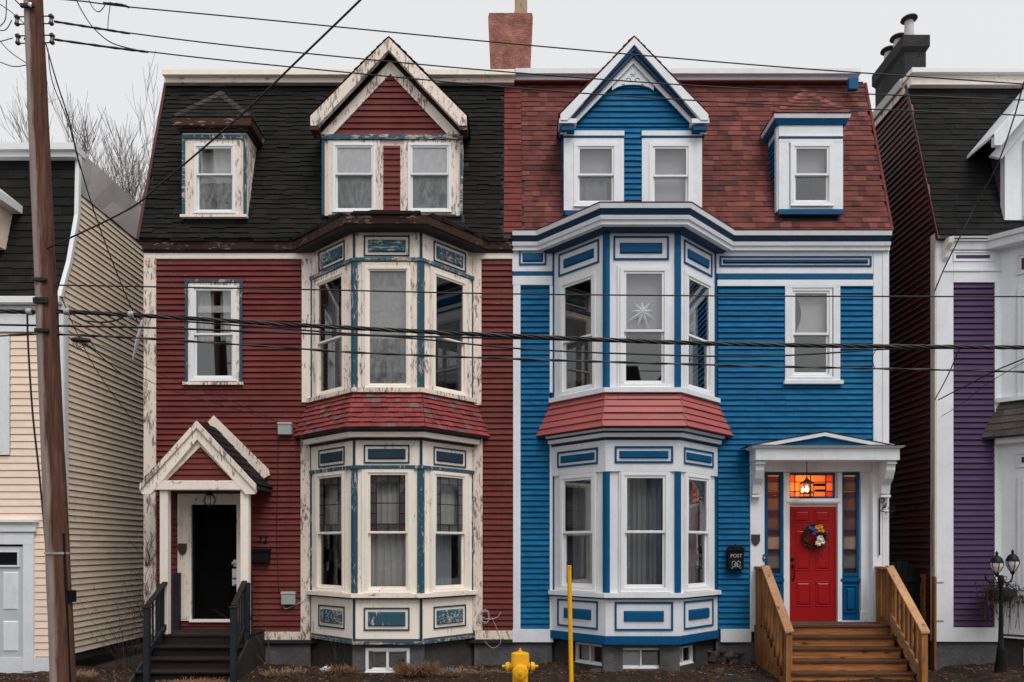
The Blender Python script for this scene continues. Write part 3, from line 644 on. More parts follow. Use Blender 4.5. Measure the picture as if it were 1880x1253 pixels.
# small hipped dormer
def hip_dormer(parent, x0, x1, z0, z1, win, wallm, casem, cornice, roofm, ch, cornm, side, peak, rows=7, cheek=None, capm=None):
    d = dormer_box(parent, x0, x1, z0, z1, wallm, hole=[shrink(win)])
    xm = (x0 + x1) / 2; o = .20; yf = YD - .17; p = [(x0, .9), (x0, YD), (x1, YD), (x1, .9)]
    for prof, m, nm in cornice: obj(nm, MB().sweep(p, prof), m, d)
    zt = cornice[0][0][-1][1]; zt = max(q[1] for c in cornice for q in c[0]); oo = max(q[0] for c in cornice for q in c[0])
    a, b = Vector((x0 - oo, YD - oo, zt)), Vector((x1 + oo, YD - oo, zt)); c, e = Vector((x1 + oo, .9, zt)), Vector((x0 - oo, .9, zt)); pk = Vector((xm, peak[0], peak[1])); pb = Vector((xm, 1.2, peak[1]))
    core = obj('hip_roof', MB().add([a, b, c, e, pk - Vector((0, 0, .03)), pb - Vector((0, 0, .03))], [(0, 1, 4), (1, 2, 5, 4), (3, 0, 4, 5), (0, 3, 2, 1), (2, 3, 5)]), M['soot'], d)
    h = Vector((.001, 0, 0))
    shingle_plane(d, a, b, pk - h, pk + h, rows, .26, roofm, thick=.016, wvar=.2)
    shingle_plane(d, b, c, pk, pb, rows, .26, roofm, thick=.016); shingle_plane(d, e, a, pb, pk, rows, .26, roofm, thick=.016)
    for cpt, s in ((a, -1), (b, 1)):
        n_ = 7; sd = Vector((s * .06, .045, 0)); fd = Vector((-s * .085, -.02, 0))
        for i in range(n_):       # overlapping ridge shingles up each hip
            q0, q1 = lerp(cpt, pk, i / n_) + Vector((0, 0, .05)), lerp(cpt, pk, (i + 1.15) / n_) + Vector((0, 0, .028)); dn = Vector((0, 0, -.045))
            m_ = MB().add([q0 + sd + dn, q0, q0 + fd + dn, q1 + sd + dn, q1, q1 + fd + dn], [(0, 1, 4, 3), (1, 2, 5, 4), (2, 0, 3, 5), (2, 1, 0), (3, 4, 5)]); obj('hip_cap', m_, capm or roofm, d)
    return d
x0, x1, z0, z1 = ux(335), ux(453), uz(398), uz(240)
wn_ = (ux(357), ux(433), uz(394), uz(266))
d = hip_dormer(red, x0, x1, z0, z1 + .05, wn_, M['cream'], None, [([(-.02, z1), (.09, z1 + .02), (.115, z1 + .03), (.125, z1 + .15), (-.02, z1 + .16)], M['brown_fascia'], 'dormer_cornice'), ([(-.02, z1 - .05), (.05, z1 - .03), (.05, z1 - .002), (-.02, z1 - .002)], M['soot'], 'dormer_soffit')], M['blk_sh'], 0, None, None, (.20, 10.27), capm=shingle('weathered_grey_cap', [(.042, .037, .033), (.052, .045, .04), (.035, .031, .028)]))
obj('head_band', MB().box(WD, x0 + .0, x1 + .0, uz(256), uz(249), 0, .028), M['teal'], d)
for xx in (x0, x1 - .05): obj('edge_strip', MB().box(WD, xx, xx + .05, z0, uz(256) - .002, 0, .026), M['teal'] if xx > -5 else M['teal_more'], d)
obj('window_casing', MB().ring(WD, wn_[0] - .1, wn_[1] + .1, wn_[2] - .03, wn_[3] + .05, .11, 0, .02, wb=.04, wt=.06), M['cream_more'], d)
obj('sill', MB().box(WD, x0 - .02, x1 + .02, z0 - .03, z0 + .015, -.02, .06), M['cream'], d)
w, ru, rl = window(red, WD, *wn_, .035, M['vinyl'], fw=.045, sw=.03, rail=.57, gm=(M['glass'], M['glass_film']))
curtain(w, WD, ru[0], lerp(ru[0], ru[1], .95), ru[2] - .1, ru[3], -.12, M['blind_white'], 3, .015)

# upstairs window
obj('window_surround', MB().ring(W0, PX(341), PX(446), PZ(707), PZ(515), .05, 0, .042, wb=.04, wt=.05), M['teal'], red, bevel=.003)
obj('window_casing', MB().ring(W0, PX(346.5), PX(440.5), PZ(703), PZ(521), .075, 0, .028, wb=.03, wt=.06), M['cream_more'], red)
obj('sill', MB().box(W0, PX(338), PX(448), PZ(708), PZ(703), 0, .07), M['cream_more'], red)
w, ru, rl = window(red, W0, *r_lw, .032, M['vinyl'], fw=.055, sw=.035, rail=.49)
curtain(w, W0, ru[0] - .02, lerp(ru[0], ru[1], .42), ru[2] - .1, ru[3], -.12, M['curtain'], 3, .015); curtain(w, W0, lerp(ru[0], ru[1], .62), ru[1] + .02, ru[2] - .1, ru[3], -.12, M['curtain'], 3, .015)
obj('rail_blind', MB().box(W0, ru[0], ru[1], lerp(ru[2], ru[3], .52), lerp(ru[2], ru[3], .68), -.075, -.07), M['blind_white'], w)

# door and porch
YP = -.74
dr = obj('door', MB().box(W0, r_dr[0] + .02, r_dr[1] - .02, r_dr[2] + .02, r_dr[3] - .02, -.15, -.105), M['black_door'], red)
for i in range(2):
    for j in range(3):
        u = lerp(r_dr[0], r_dr[1], .14 + .39 * i); v = r_dr[2] + (.18, .85, 1.5)[j]; obj('door_panel', MB().frustum(W0, u, u + .26, v, v + (.5, .5, .36)[j], -.105, -.098, .03), M['black_door'], dr)
obj('door_handle', MB().lathe([(.03, 0), (.035, .01), (.015, .03), (.032, .06), (.0, .075)], (r_dr[1] - .1, .105, 1.95), 12, (0, -1, 0)), M['steel'], dr, smooth='auto')
obj('door_casing', MB().box(W0, PX(328), PX(353), PZ(1140), PZ(918), 0, .05).box(W0, PX(436), PX(447), PZ(1140), PZ(927), 0, .05).box(W0, PX(328), PX(447), PZ(927), PZ(907), 0, .051), M['cream'], red, bevel=.004)
for k in range(5): obj('flute', MB().box(W0, PX(331 + k * 4.4), PX(332.8 + k * 4.4), PZ(1136), PZ(925), .05, .058), M['cream'], dr)
obj('threshold', MB().box(W0, PX(350), PX(438), PZ(1142), PZ(1138), -.1, .07), M['cream_less'], red)
obj('door_riser', MB().box(W0, PX(326), PX(450), PZ(1160), PZ(1142.5), -.05, .02), M['red_clap'], red)
px = lambda p: PX(p, YP); pz = lambda p: PZ(p, YP); FP = wall_frame(YP)
po = obj('porch_roof', MB().prism(FP, [(px(364), pz(777)), (px(259), pz(893)), (px(259), pz(899)), (px(364), pz(786)), (px(474), pz(899)), (px(474), pz(893))], -.76, .02), M['soot'], red)
axp, azp = px(364), pz(774)
for s, xe in ((-1, px(260)), (1, px(472))):
    ez_ = pz(890)
    obj('bargeboard', MB().prism(FP, [(axp, azp), (xe, ez_), (xe + .0, ez_ - .10), (axp, azp - .115)], .03, .075), M['cream_more'], po)
    obj('bargeboard', MB().prism(FP, [(axp, azp - .117), (xe - s * .0, ez_ - .102), (xe - s * .03, ez_ - .16), (xe - s * .17, ez_ - .16), (axp, azp - .30)], -.02, .045), M['cream'], po)
    for k in range(1):
        e0, e1 = Vector((xe + s * .03, YP - .04, ez_ - .01)), Vector((xe + s * .03, .0, ez_ - .01)); t0, t1 = Vector((axp, YP - .04, azp + .012)), Vector((axp, .0, azp + .012))
        if s < 0: shingle_plane(po, e1, e0, t1, t0, 9, .25, M['blk_sh'], thick=.016)
        else: shingle_plane(po, e0, e1, t0, t1, 9, .25, M['blk_sh'], thick=.016)
obj('tie_beam', MB().box(FP, px(286), px(447), pz(900), pz(883), -.12, .04), M['cream_h'], po, bevel=.006)
gbl = obj('porch_gable', MB().prism(FP, [(px(296), pz(884)), (px(440), pz(884)), (px(366), pz(806))], -.1, -.04), M['soot'], po)
clapboards(gbl, FP, pz(883), pz(812), .095, lambda v: (lerp(px(308), px(367), min(1, (v - pz(883)) / (pz(812) - pz(883)))), lerp(px(430), px(369), min(1, (v - pz(883)) / (pz(812) - pz(883))))), M['red_clap'], n0=-.038, tb=.026)
for s in (-1, 1): xx = px(290) if s < 0 else px(442); obj('gable_trim', MB().prism(FP, [(px(367), pz(806)), (xx, pz(884)), (xx - s * .12, pz(884)), (px(367), pz(820))], -.04, -.01), M['cream_mid'], po)
for a_, b_ in ((293, 308), (441, 456)): obj('porch_post', MB().box(FP, px(a_), px(b_), .78, pz(900) - .002, -.12, -.0), M['cream_mid'], red, bevel=.006)
obj('porch_ceiling', MB().wbox(px(285), px(450), YP + .12, -.05, pz(899), pz(897)), M['soot'], po)
obj('abutment_board', MB().prism(W0, [(PX(394), PZ(764)), (PX(384), PZ(776)), (PX(394), PZ(790)), (PX(478), PZ(884)), (PX(497), PZ(873)), (PX(494), PZ(862))], .02, .055), M['cream_more'], po)

# ================================================================ BLUE HOUSE
blue = thing('row_house', 'bright blue clapboard row house with white trim, red shingled mansard and red door', 'house', (3.3, 0, 0))
BX0, BX1 = .016, 6.54
bbay = Bay(.70, 1.53, 2.70, 3.56)
b_rw = (PX(1450), PX(1527), PZ(695), PZ(530))
bigb = (ux(1042), ux(1280), uz(384), uz(262)); smlb = (ux(1446), ux(1528), uz(388), uz(262))
YR = .12; WR = wall_frame(YR); qx = lambda p: PX(p, YR); qz = lambda p: PZ(p, YR)
wall_b, roof_b, _, _ = house_shell(blue, BX0, BX1, .59, [(b_rw[0] + .02, b_rw[1] - .02, b_rw[2] + .02, b_rw[3] - .02), (PX(1397), PX(1605), .59, PZ(845)), (bbay.path[0][0] + .12, bbay.path[3][0] - .12, .9, 7.25)],
    [(bigb[0], bigb[1], bigb[2], 9.2), (smlb[0], smlb[1], smlb[2], 9.2)], M['soot'])
holes = [(PX(1441), PX(1540), PZ(701), PZ(500)), (PX(1378), PX(1640), 0, PZ(822)), (bbay.path[0][0] - .04, bbay.path[3][0] + .03, 0, 8)]
clapboards(wall_b, W0, PZ(1155.5), PZ(526), .0975, lambda v: (PX(954), PX(1603)), M['blue_clap'], holes)
wf = obj('corner_board', MB().box(W0, PX(1601.5), PX(1629), PZ(1178), PZ(455), 0, .041), M['white'], blue, bevel=.003); obj('edge_board', MB().box(W0, PX(942), PX(955.5), PZ(1155), PZ(525), 0, .040), M['white'], wf, bevel=.003)
obj('corner_bead', MB().box(W0, PX(1618), PX(1629.5), PZ(1176), PZ(457), .041, .052), M['white'], wf)
def bd(parent, a, b, c, d, n0, n1, m, nm='trim_board', bev=.003): return obj(nm, MB().box(W0, PX(a), PX(b), PZ(d), PZ(c), n0, n1), m, parent, bevel=bev)
bd(wf, 940.5, 1014, 446, 500, 0, .038, M['white'], 'frieze_panel'); bd(wf, 942, 1014, 500.3, 508, 0, .045, M['blue'], 'band'); bd(wf, 941, 1014, 508.3, 525, 0, .042, M['white'], 'frieze_board')
bd(wf, 1009, 1016, 525.3, 722, 0, .039, M['white'], 'edge_board'); bd(wf, 1009, 1016, 800, 1155, 0, .039, M['white'], 'edge_board')
panel(wf, W0, PX(953), PX(1003), PZ(489), PZ(460), M['blue'], M['blue'], .038, w=.03, gap=.028)
bd(wf, 1314, 1601, 455, 504, 0, .038, M['white'], 'frieze_panel'); bd(wf, 1316, 1600, 504.3, 515, 0, .045, M['blue'], 'band'); bd(wf, 1316, 1601, 515.3, 527, 0, .042, M['white'], 'frieze_board')
panel(wf, W0, PX(1320), PX(1598), PZ(492), PZ(472), M['blue'], M['navy'], .038, w=.032, gap=.025)
bd(wf, 941, 1016, 1155, 1179, 0, .043, M['white'], 'base_board'); bd(wf, 1322, 1378, 1155, 1179, 0, .043, M['white'], 'base_board')
xw = lambda p: PX(p, YB) - bbay.path[1][0]
bwb = [[(.35 * bbay.len[0], .93 * bbay.len[0], zc(1226), zc(1186))], [(xw(1140), xw(1221), zc(1229), zc(1190))], [(.03 * bbay.len[2], .55 * bbay.len[2], zc(1226), zc(1190))]]
found_b = foundation(blue, BX0, BX1, bbay, .59, bwb, M['conc'])
for i in range(3):
    r = bwb[i][0]; w, a, b = window(blue, bbay.f[i], *r, -.13, fw=.025, single=True, name='basement_window', depth=.05)
    obj('mullion', MB().box(bbay.f[i], lerp(r[0], r[1], .48) - .012, lerp(r[0], r[1], .48) + .012, r[2] + .02, r[3] - .02, -.17, -.125), M['vinyl'], w)
    if i < 2: obj('blind', MB().box(bbay.f[i], r[0] + .03, lerp(r[0], r[1], .47), r[2] + .03, r[3] - .03, -.25, -.245), M['blind_white'], w)
obj('basement_room', MB().wbox(BX0 + .2, BX1 - .2, 1.5, 1.6, -.3, .58), M['inside'], blue)
FRB = [(.17, .83), (.20, .875), (.16, .80)]
lowb = [[(*frac(bbay, i, *FRB[i]), bz(1088), bz(866.5))] for i in range(3)]; FRU = [(.17, .83), (.19, .86), (.17, .86)]
uppb = [[(*frac(bbay, i, *FRU[i]), bz(713), bz(492))] for i in range(3)]
bw_b = bay_walls(blue, bbay, .66, 7.40, [[shrink(lowb[i][0]), shrink(uppb[i][0])] for i in range(3)], M['white'])
for z in (.69, 4.30, 7.42): bay_floor(blue, bbay, z, M['inside'])
bay_posts(bw_b, bbay, 1.49, bz(866), M['blue'], .058, .022); bay_posts(bw_b, bbay, 4.815, 7.37, M['blue'], .058, .022)
band(bw_b, bbay, bz(866), 3.968, .03, M['white'], 'frieze'); band(bw_b, bbay, .79, 1.385, .028, M['white'], 'base_panel'); band(bw_b, bbay, .655, .789, .055, M['blue'], 'base_band')
band(bw_b, bbay, 1.386, 1.412, .06, M['navy'], 'band'); sill_slab(bw_b, bbay, 1.413, 1.485, .10, M['white']); sill_slab(bw_b, bbay, 4.738, 4.812, .085, M['white'])
pb = lambda p: (PX(p, YB) - bbay.path[1][0]) / bbay.len[1]
for i in range(3):
    F, L = bbay.f[i], bbay.len[i]
    a, b = [(.13, .88), (pb(1128), pb(1235)), (.10, .87)][i]; a2, b2 = [(.13, .88), (pb(1126), pb(1228)), (.14, .88)][i]
    panel(bw_b, F, a2 * L, b2 * L, bz(478), bz(434), M['blue'], M['blue'], w=.03, gap=.085 if i != 1 else .075)
    panel(bw_b, F, a * L, b * L, bz(851), bz(820), M['blue'], M['blue'], .03, w=.032, gap=.042)
    panel(bw_b, F, a * L, b * L, bz(1158), bz(1105), M['blue'], M['blue'], .028, w=.032, gap=.115)
    r = lowb[i][0]; w, ru, rl = window(blue, F, *r, .035, M['vinyl'], fw=.065, sw=.04, rail=.50)
    obj('window_casing', MB().ring(F, r[0] - .03, r[1] + .03, r[2] + .001, r[3] + .0, .04, 0, .018), M['white'], w)
    for k in (.3, .7): obj('sash_lock', MB().box(F, lerp(ru[0], ru[1], k) - .02, lerp(ru[0], ru[1], k) + .02, ru[2] - .005, ru[2] + .008, -.03, -.005), M['vinyl'], w)
    curtain(w, F, rl[0] - .03, rl[1] + .03, rl[2] - .1, ru[3] + .02, -.2, M['curtain_grey'], 7 if i == 1 else 5, .035)
    r = uppb[i][0]; w, ru, rl = window(blue, F, *r, .035, M['vinyl'], fw=.065, sw=.038, rail=.47)
    obj('window_casing', MB().ring(F, r[0] - .04, r[1] + .04, r[2] + .001, r[3] + .03, .05, 0, .018), M['white'], w)
    if i == 1:
        obj('blind', MB().box(F, ru[0] - .03, ru[1] + .03, ru[2] - .01, ru[3] + .02, -.13, -.125), M['blind'], w)  # lilac sheet behind the upper sash stands in for reflected sky
        cx, cz = lerp(ru[0], ru[1], .48), lerp(ru[2], ru[3], .34); star_c = F.pt(cx, cz, -.075)
    elif i == 0: curtain(w, F, lerp(ru[0], ru[1], .82), ru[1] + .02, rl[2], ru[3], -.2, M['curtain'], 2, .02)
    else: curtain(w, F, lerp(ru[0], ru[1], .65), ru[1] + .02, rl[2], ru[3], -.2, M['curtain_grey'], 3, .02)
# paper star hanging in the window
mb = MB(); n = 9; vs = [star_c + Vector((0, -.045, 0)), star_c + Vector((0, .045, 0))]
for k in range(2 * n):
    a = math.pi * k / n + .2; rr = (.31 if k % 4 == 2 else (.25 if k % 2 == 0 else .085)); rr = rr * (.75 if 0 < (a % 6.283) < 3 else 1.0) if k % 2 == 0 else rr; vs.append(star_c + Vector((math.cos(a) * rr, 0, math.sin(a) * rr)))
fs = []
for k in range(2 * n): fs += [(0, 2 + k, 2 + (k + 1) % (2 * n)), (1, 2 + (k + 1) % (2 * n), 2 + k)]
mb.add(vs, fs); tag(obj('paper_star', mb, M['paper']), 'white folded paper star hanging in the upper bay window', 'star')
# lower cornice, skirt
lc = obj('bay_cornice', MB().sweep(bbay.path, [(-.03, 4.015), (.105, 4.015), (.11, 4.075), (-.03, 4.078)]), M['white'], blue)
obj('soffit_band', MB().sweep(bbay.path, [(-.02, 3.97), (.035, 3.97), (.045, 4.013), (-.02, 4.013)]), M['navy'], lc)  # navy strip colours in the shadow under the cornice
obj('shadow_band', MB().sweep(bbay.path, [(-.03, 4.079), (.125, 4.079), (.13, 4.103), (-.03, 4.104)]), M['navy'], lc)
obj('cornice_cap', MB().sweep(bbay.path, [(-.03, 4.105), (.15, 4.105), (.19, 4.15), (-.03, 4.155)]), M['white'], lc)
sk, quads = skirt_roof(blue, bbay, 4.16, 4.735, .205, .06)
for i, (a0, b0, a1, b1) in enumerate(quads): shingle_plane(sk, a0, b0, a1, b1, 5, 3.0, M['skirt_new'], thick=.026, wvar=.01, rag=.001, over=.1)
for a0, b0, a1, b1 in quads[:2]: obj('hip_bead', MB().tube([b0 + Vector((0, -.008, .02)), b1 + Vector((0, -.008, .016))], .011, 6), M['skirt_new'], sk)
# top cornice
path = bbay.ext(BX0 - .01, BX1 + .005)
tc = obj('eaves_cornice', MB().sweep(path, [(-.03, 7.375), (.24, 7.375), (.245, 7.44), (.27, 7.445), (.285, 7.505), (-.03, 7.51)]), M['white'], blue)
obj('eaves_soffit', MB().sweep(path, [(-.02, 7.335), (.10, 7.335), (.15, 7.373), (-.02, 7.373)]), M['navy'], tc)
obj('eaves_cove', MB().sweep(path, [(-.03, 7.511), (.255, 7.511), (.30, 7.60), (-.03, 7.605)]), M['navy'], tc)
obj('eaves_cap', MB().sweep(path, [(-.03, 7.606), (.31, 7.606), (.325, 7.68), (-.03, 7.70)]), M['white'], tc)
obj('cap_flashing', MB().sweep(path, [(.0, 7.702), (.33, 7.683), (.335, 7.697), (.0, 7.72)]), M['strip_sh'], tc)
# mansard shingles: a plain strip along the party wall, then mixed tabs
rdb = [(bigb[0] - .02, bigb[1] + .02, 7.9, 9.35), (smlb[0] - .02, smlb[1] + .02, 7.9, 9.35)]
xs2 = PX(958, .2)
E2 = (lerp(ROOF_E[0], ROOF_T[0], .03), lerp(ROOF_E[1], ROOF_T[1], .03))
shingle_plane(roof_b, (RXS + .004, *E2), (xs2 - .003, *E2), (RXS + .004, *ROOF_T), (xs2 - .003, *ROOF_T), 28, .4, M['strip_sh'], thick=.018, wvar=.02, rag=.004)
shingle_plane(roof_b, (xs2, *E2), (BX1 + .03, *E2), (xs2, *ROOF_T), (BX1 + .03, *ROOF_T), 30, .165, M['red_sh'], M['red_sh_i'], 300, .014, lambda c: in_dormers(rdb)(c) or in_gable(c, 2.07, 10.6, 1.2, 9.3), .45, rag=.003, gap=.0)
board(blue, wall_frame(.84), 946.5, 1578, 129, 139, -.25, .16, M['white'], 'roof_edge_trim', Y=.74); board(blue, wall_frame(.88), 944.5, 1577, 139.5, 148, -.25, .12, M['white'], 'roof_edge_trim', Y=.78)
obj('roof_edge_drip', MB().box(wall_frame(.86), PX(944.5, .7), PX(1577, .7), PZ(151, .8), PZ(148.3, .8), -.2, .08), M['strip_sh'], blue)
obj('gutter_block', MB().box(wall_frame(.66), PX(1559, .6), PX(1577, .6), PZ(163, .6), PZ(141, .6), -.04, .05), M['blue'], blue, bevel=.01)
obj('verge_trim', MB().prism(Fr((BX1 + .045, 0, 0), (0, 1, 0), (0, 0, 1), (1, 0, 0)), [(ROOF_E[0] + .03, ROOF_E[1] + .15), (ROOF_T[0] - .025, ROOF_T[1]), (ROOF_T[0] + .12, ROOF_T[1]), (ROOF_E[0] + .15, ROOF_E[1] + .15)], -.02, .02), M['strip_sh'], blue)
# big gabled dormer
x0, x1, z0 = ux(1034), ux(1288), uz(388)
wl = (ux(1053), ux(1134), uz(382), uz(264)); wr = (ux(1191), ux(1270), uz(386), uz(264))
dmb = dormer_box(blue, x0, x1, z0 - .05, uz(222), M['blue_clap'], hole=[shrink(wl), shrink(wr)])
clapboards(dmb, WD, z0 - .02, uz(228), .098, lambda v: (x0 + .02, x1 - .02), M['blue_clap'], [(ux(1038), ux(1143), 0, uz(245)), (ux(1179), ux(1284), 0, uz(245))], tb=.028)
for k, r in enumerate((wl, wr)):
    a, b = (ux(1035), ux(1145)) if k == 0 else (ux(1178), ux(1288))
    obj('window_casing', grid_wall(MB(), WD, a, b, z0, uz(255.7), [shrink(r)], 0, .034), M['white'], dmb)
    obj('head_board', MB().box(WD, a - .005, b + .005, uz(252), uz(243), 0, .05), M['white'], dmb); obj('head_bead', MB().box(WD, a, b, uz(255.6), uz(252.3), 0, .04), M['blue'], dmb)
    obj('edge_post', MB().box(WD, (a if k == 0 else b - .17), (a + .17 if k == 0 else b), uz(243), uz(226), 0, .034), M['white'], dmb)
    w, ru, rl = window(blue, WD, *r, .045, M['vinyl'], fw=.07, sw=.035, rail=.5)
    obj('blind', MB().box(WD, ru[0] - .02, ru[1] + .02, ru[2] - (.0 if k == 0 else .7), ru[3] + .02, -.12, -.115), M['blind'], w)  # lilac sheet paints sky reflection, over both sashes on the right
    if k == 0: curtain(w, WD, rl[0], lerp(rl[0], rl[1], .9), rl[2], rl[3], -.2, M['curtain_grey'], 3, .03)
obj('base_board', MB().box(WD, x0 + .03, x0 + .75, z0 - .08, z0 - .004, 0, .03), M['blue'], dmb)
ax, az, hx, ez = ux(1161), PZ(69, YG), (PX(1297, YG) - PX(1026, YG)) / 2, PZ(210, YG)
grb = gable(blue, ax, az, hx, ez, YG, None, dict(roof=M['strip_sh'], barge=M['white']), w1=.085)
F36 = wall_frame(YG + .03)
for s in (-1, 1):
    for (a_, b_, m_, n0, n1) in ((.13, .215, 'blue', -.04, .03), (.217, .285, 'navy', -.06, .0), (.287, .385, 'white', -.08, -.055)):
        obj('gable_moulding', MB().prism(F36, [(ax, az - a_), (ax + s * hx, ez - a_), (ax + s * (hx - (b_ - a_)), ez - a_), (ax, az - b_)], n0, n1), M[m_], grb)
    xe = ax + s * (hx - .13)
    obj('eave_block', MB().box(F36, xe - .15, xe + .15, ez - .16, ez - .085, -.25, .05), M['white'], grb); obj('eave_block', MB().frustum(F36, xe - .13, xe + .13, ez - .28, ez - .163, -.25, .02, .02), M['blue'], grb)
gfb = obj('gable_wall', MB().prism(WD, [(x0 + .02, uz(229)), (x1 - .02, uz(229)), (x1 - .02, ez - .08), (ax, az - .2), (x0 + .02, ez - .08)], -.05, .002), M['soot'], grb)
apz, bsz = az - .34, uz(228); sl = 1.0 / .985
clapboards(gfb, WD, bsz, apz - .02, .1, lambda v: (ax - max(.004, min(hx - .10, (apz + .03 - v) * sl)), ax + max(.004, min(hx - .10, (apz + .03 - v) * sl))), M['blue_clap'], tb=.028, n0=.003)
# fretwork plaque in the apex
mb = MB(); xs_ = [-.36 + .09 * k for k in range(9)]; lo_ = lambda x: az - .86 + .13 * math.sqrt(max(0, 1 - (x / .37) ** 2)); hi_ = lambda x: az - .33 - abs(x) * 1.06
for xa_, xb_ in zip(xs_, xs_[1:]): mb.prism(WD, [(ax + xa_, lo_(xa_)), (ax + xb_, lo_(xb_)), (ax + xb_, max(lo_(xb_) + .005, hi_(xb_))), (ax + xa_, max(lo_(xa_) + .005, hi_(xa_)))], .036, .058)
pq = obj('apex_plaque', mb, M['white'], grb)
sc_ = MB()
for s in (-1, 1):
    for (cx, cz, r0, t0, t1) in ((.07, -.66, .05, .2, 4.6), (.16, -.75, .03, 0, 5), (.03, -.58, .03, 1, 4.5)):
        sc_.tube([WD.pt(ax + s * (cx + r0 * math.cos(lerp(t0, t1, k / 8)) * (1 - k / 14)), az + cz + r0 * math.sin(lerp(t0, t1, k / 8)) * (1 - k / 14), .058) for k in range(9)], .006, 5)
obj('scrollwork', sc_, M['soot'], pq)
for s in (-1, 1):
    e0 = Vector((ax + s * (hx + .02), YG - .02, ez)); e1 = e0 + Vector((0, 1.4, 0)); t0 = Vector((ax, YG - .02, az + .02)); t1 = t0 + Vector((0, 1.4, 0))
    if s < 0: shingle_plane(grb, e1, e0, t1, t0, 14, .28, M['red_sh'], thick=.018)
    else: shingle_plane(grb, e0, e1, t0, t1, 14, .28, M['red_sh'], thick=.018)
# small hipped dormer
x0, x1, z0, z1 = ux(1429), ux(1546), uz(388), uz(232)
wn_ = (ux(1450), ux(1528), uz(381), uz(264))
d = hip_dormer(blue, x0, x1, z0, z1 + .04, wn_, M['white'], None, [([(-.02, z1 + .09), (.095, z1 + .09), (.11, z1 + .155), (-.02, z1 + .16)], M['white'], 'dormer_cornice'), ([(-.02, z1), (.05, z1), (.085, z1 + .088), (-.02, z1 + .089)], M['blue'], 'dormer_cove')], M['red_sh'], 0, None, None, (.20, 10.30), capm=shingle('ridge_cap_shingle', [(.19, .058, .05), (.23, .075, .063), (.17, .052, .045)]))
cf = Fr((x0, 0, 0), (0, 1, 0), (0, 0, 1), (-1, 0, 0)); clapboards(d, cf, z0, z1 - .1, .098, lambda v: (YD + .04, .9), M['blue_clap'], tb=.028)
obj('corner_board', MB().box(cf, YD - .001, YD + .1, z0, z1, 0, .03), M['white'], d)
obj('window_casing', MB().ring(WD, x0 - .005, x1 + .005, z0 + .02, uz(262), .18, 0, .03, wb=.05, wt=.02), M['white'], d, bevel=.003)
obj('head_board', MB().box(WD, x0, x1, uz(250), z1, 0, .03), M['white'], d); obj('head_bead', MB().box(WD, x0, x1, uz(253), uz(250.5), 0, .045), M['white'], d); obj('band', MB().box(WD, x0, x1, uz(256.5), uz(254.3), 0, .035), M['blue'], d)
obj('head_casing', MB().box(WD, x0, x1, uz(262) + .001, uz(257), 0, .03), M['white'], d)
obj('base_board', MB().box(WD, x0 - .01, x1 + .01, z0 - .07, z0 + .015, 0, .04), M['blue'], d)
w, ru, rl = window(blue, WD, *wn_, .045, M['vinyl'], fw=.07, sw=.035, rail=.5)
obj('blind', MB().box(WD, ru[0] - .02, ru[1] + .02, ru[2], ru[3] + .02, -.12, -.115), M['blind'], w)  # sky reflection painted as a lilac sheet
# upstairs window on the flat wall
obj('window_casing', MB().ring(W0, PX(1440), PX(1541), PZ(700), PZ(527), .12, 0, .042, wb=.05, wt=.03), M['white'], blue, bevel=.003)
obj('sill', MB().box(W0, PX(1437), PX(1545), PZ(707), PZ(700), 0, .09), M['white'], blue, bevel=.003)
w, ru, rl = window(blue, W0, *b_rw, .03, M['vinyl'], fw=.05, sw=.04, rail=.49)
mb = MB(); k = 12; vs = []
for i in range(k + 1):                      # shade with curved edge, painting in the reflected sky
    t = i / k; v = lerp(ru[2], ru[3], t); u = lerp(ru[0], ru[1], .10 + .18 * math.sin(t * 2.9) ** 1.3); vs += [W0.pt(u, v, -.12), W0.pt(ru[1] + .03, v, -.12)]
obj('shade', MB().add(vs, [(2 * i, 2 * i + 1, 2 * i + 3, 2 * i + 2) for i in range(k)]), M['blind_white'], w)
# chimney on the party wall
mb = MB(); Yc = 2.2; cx0, cx1 = PX(901, Yc), PX(973, Yc); zt = PZ(24, Yc)
secs = [(cx0 + .03, cx1 - .03, 10.8), (cx0, cx1, 11.2), (cx0 - .01, cx1 + .01, 12.0), (cx0 - .05, cx1 + .05, zt - .2), (cx0 - .055, cx1 + .06, zt - .08), (cx0 - .03, cx1 + .04, zt)]
for (a, b, z), (c_, d_, z2) in zip(secs, secs[1:]): mb.hexa([(a, Yc, z), (b, Yc, z), (b, Yc + .7, z), (a, Yc + .7, z), (c_, Yc, z2), (d_, Yc, z2), (d_, Yc + .7, z2), (c_, Yc + .7, z2)])
ch = obj('chimney', mb, paint('terracotta_render', (.37, .155, .118), .9, .4, 0, scale=5, dirt=.45, bd=.04, chips=((.5, .3, .24), .70), streak=.4), blue)
obj('flashing', MB().wbox(cx0 - .02, cx1 + .02, Yc - .03, Yc + .72, 10.85, 11.24), M['soot'], ch)
obj('timber_prop', MB().wbox(PX(945, Yc + .3), PX(968, Yc + .3), Yc + .3, Yc + .5, zt - .05, zt + .75).tube([(PX(938, Yc + .3), Yc + .25, zt), (PX(946, Yc + .3), Yc + .35, zt + .25)], .03, 6), wood('pale_timber', (.5, .36, .24), 'z', .7), ch)

# ---------------------------------------------------------------- blue house entrance
ds = obj('door_surround', MB().box(WR, qx(1402), qx(1447), qz(1150), qz(866), -.1, -.05).box(WR, qx(1537), qx(1600), qz(1150), qz(866), -.1, -.05).box(WR, qx(1402), qx(1600), qz(866), qz(845), -.1, -.0), M['white'], blue)
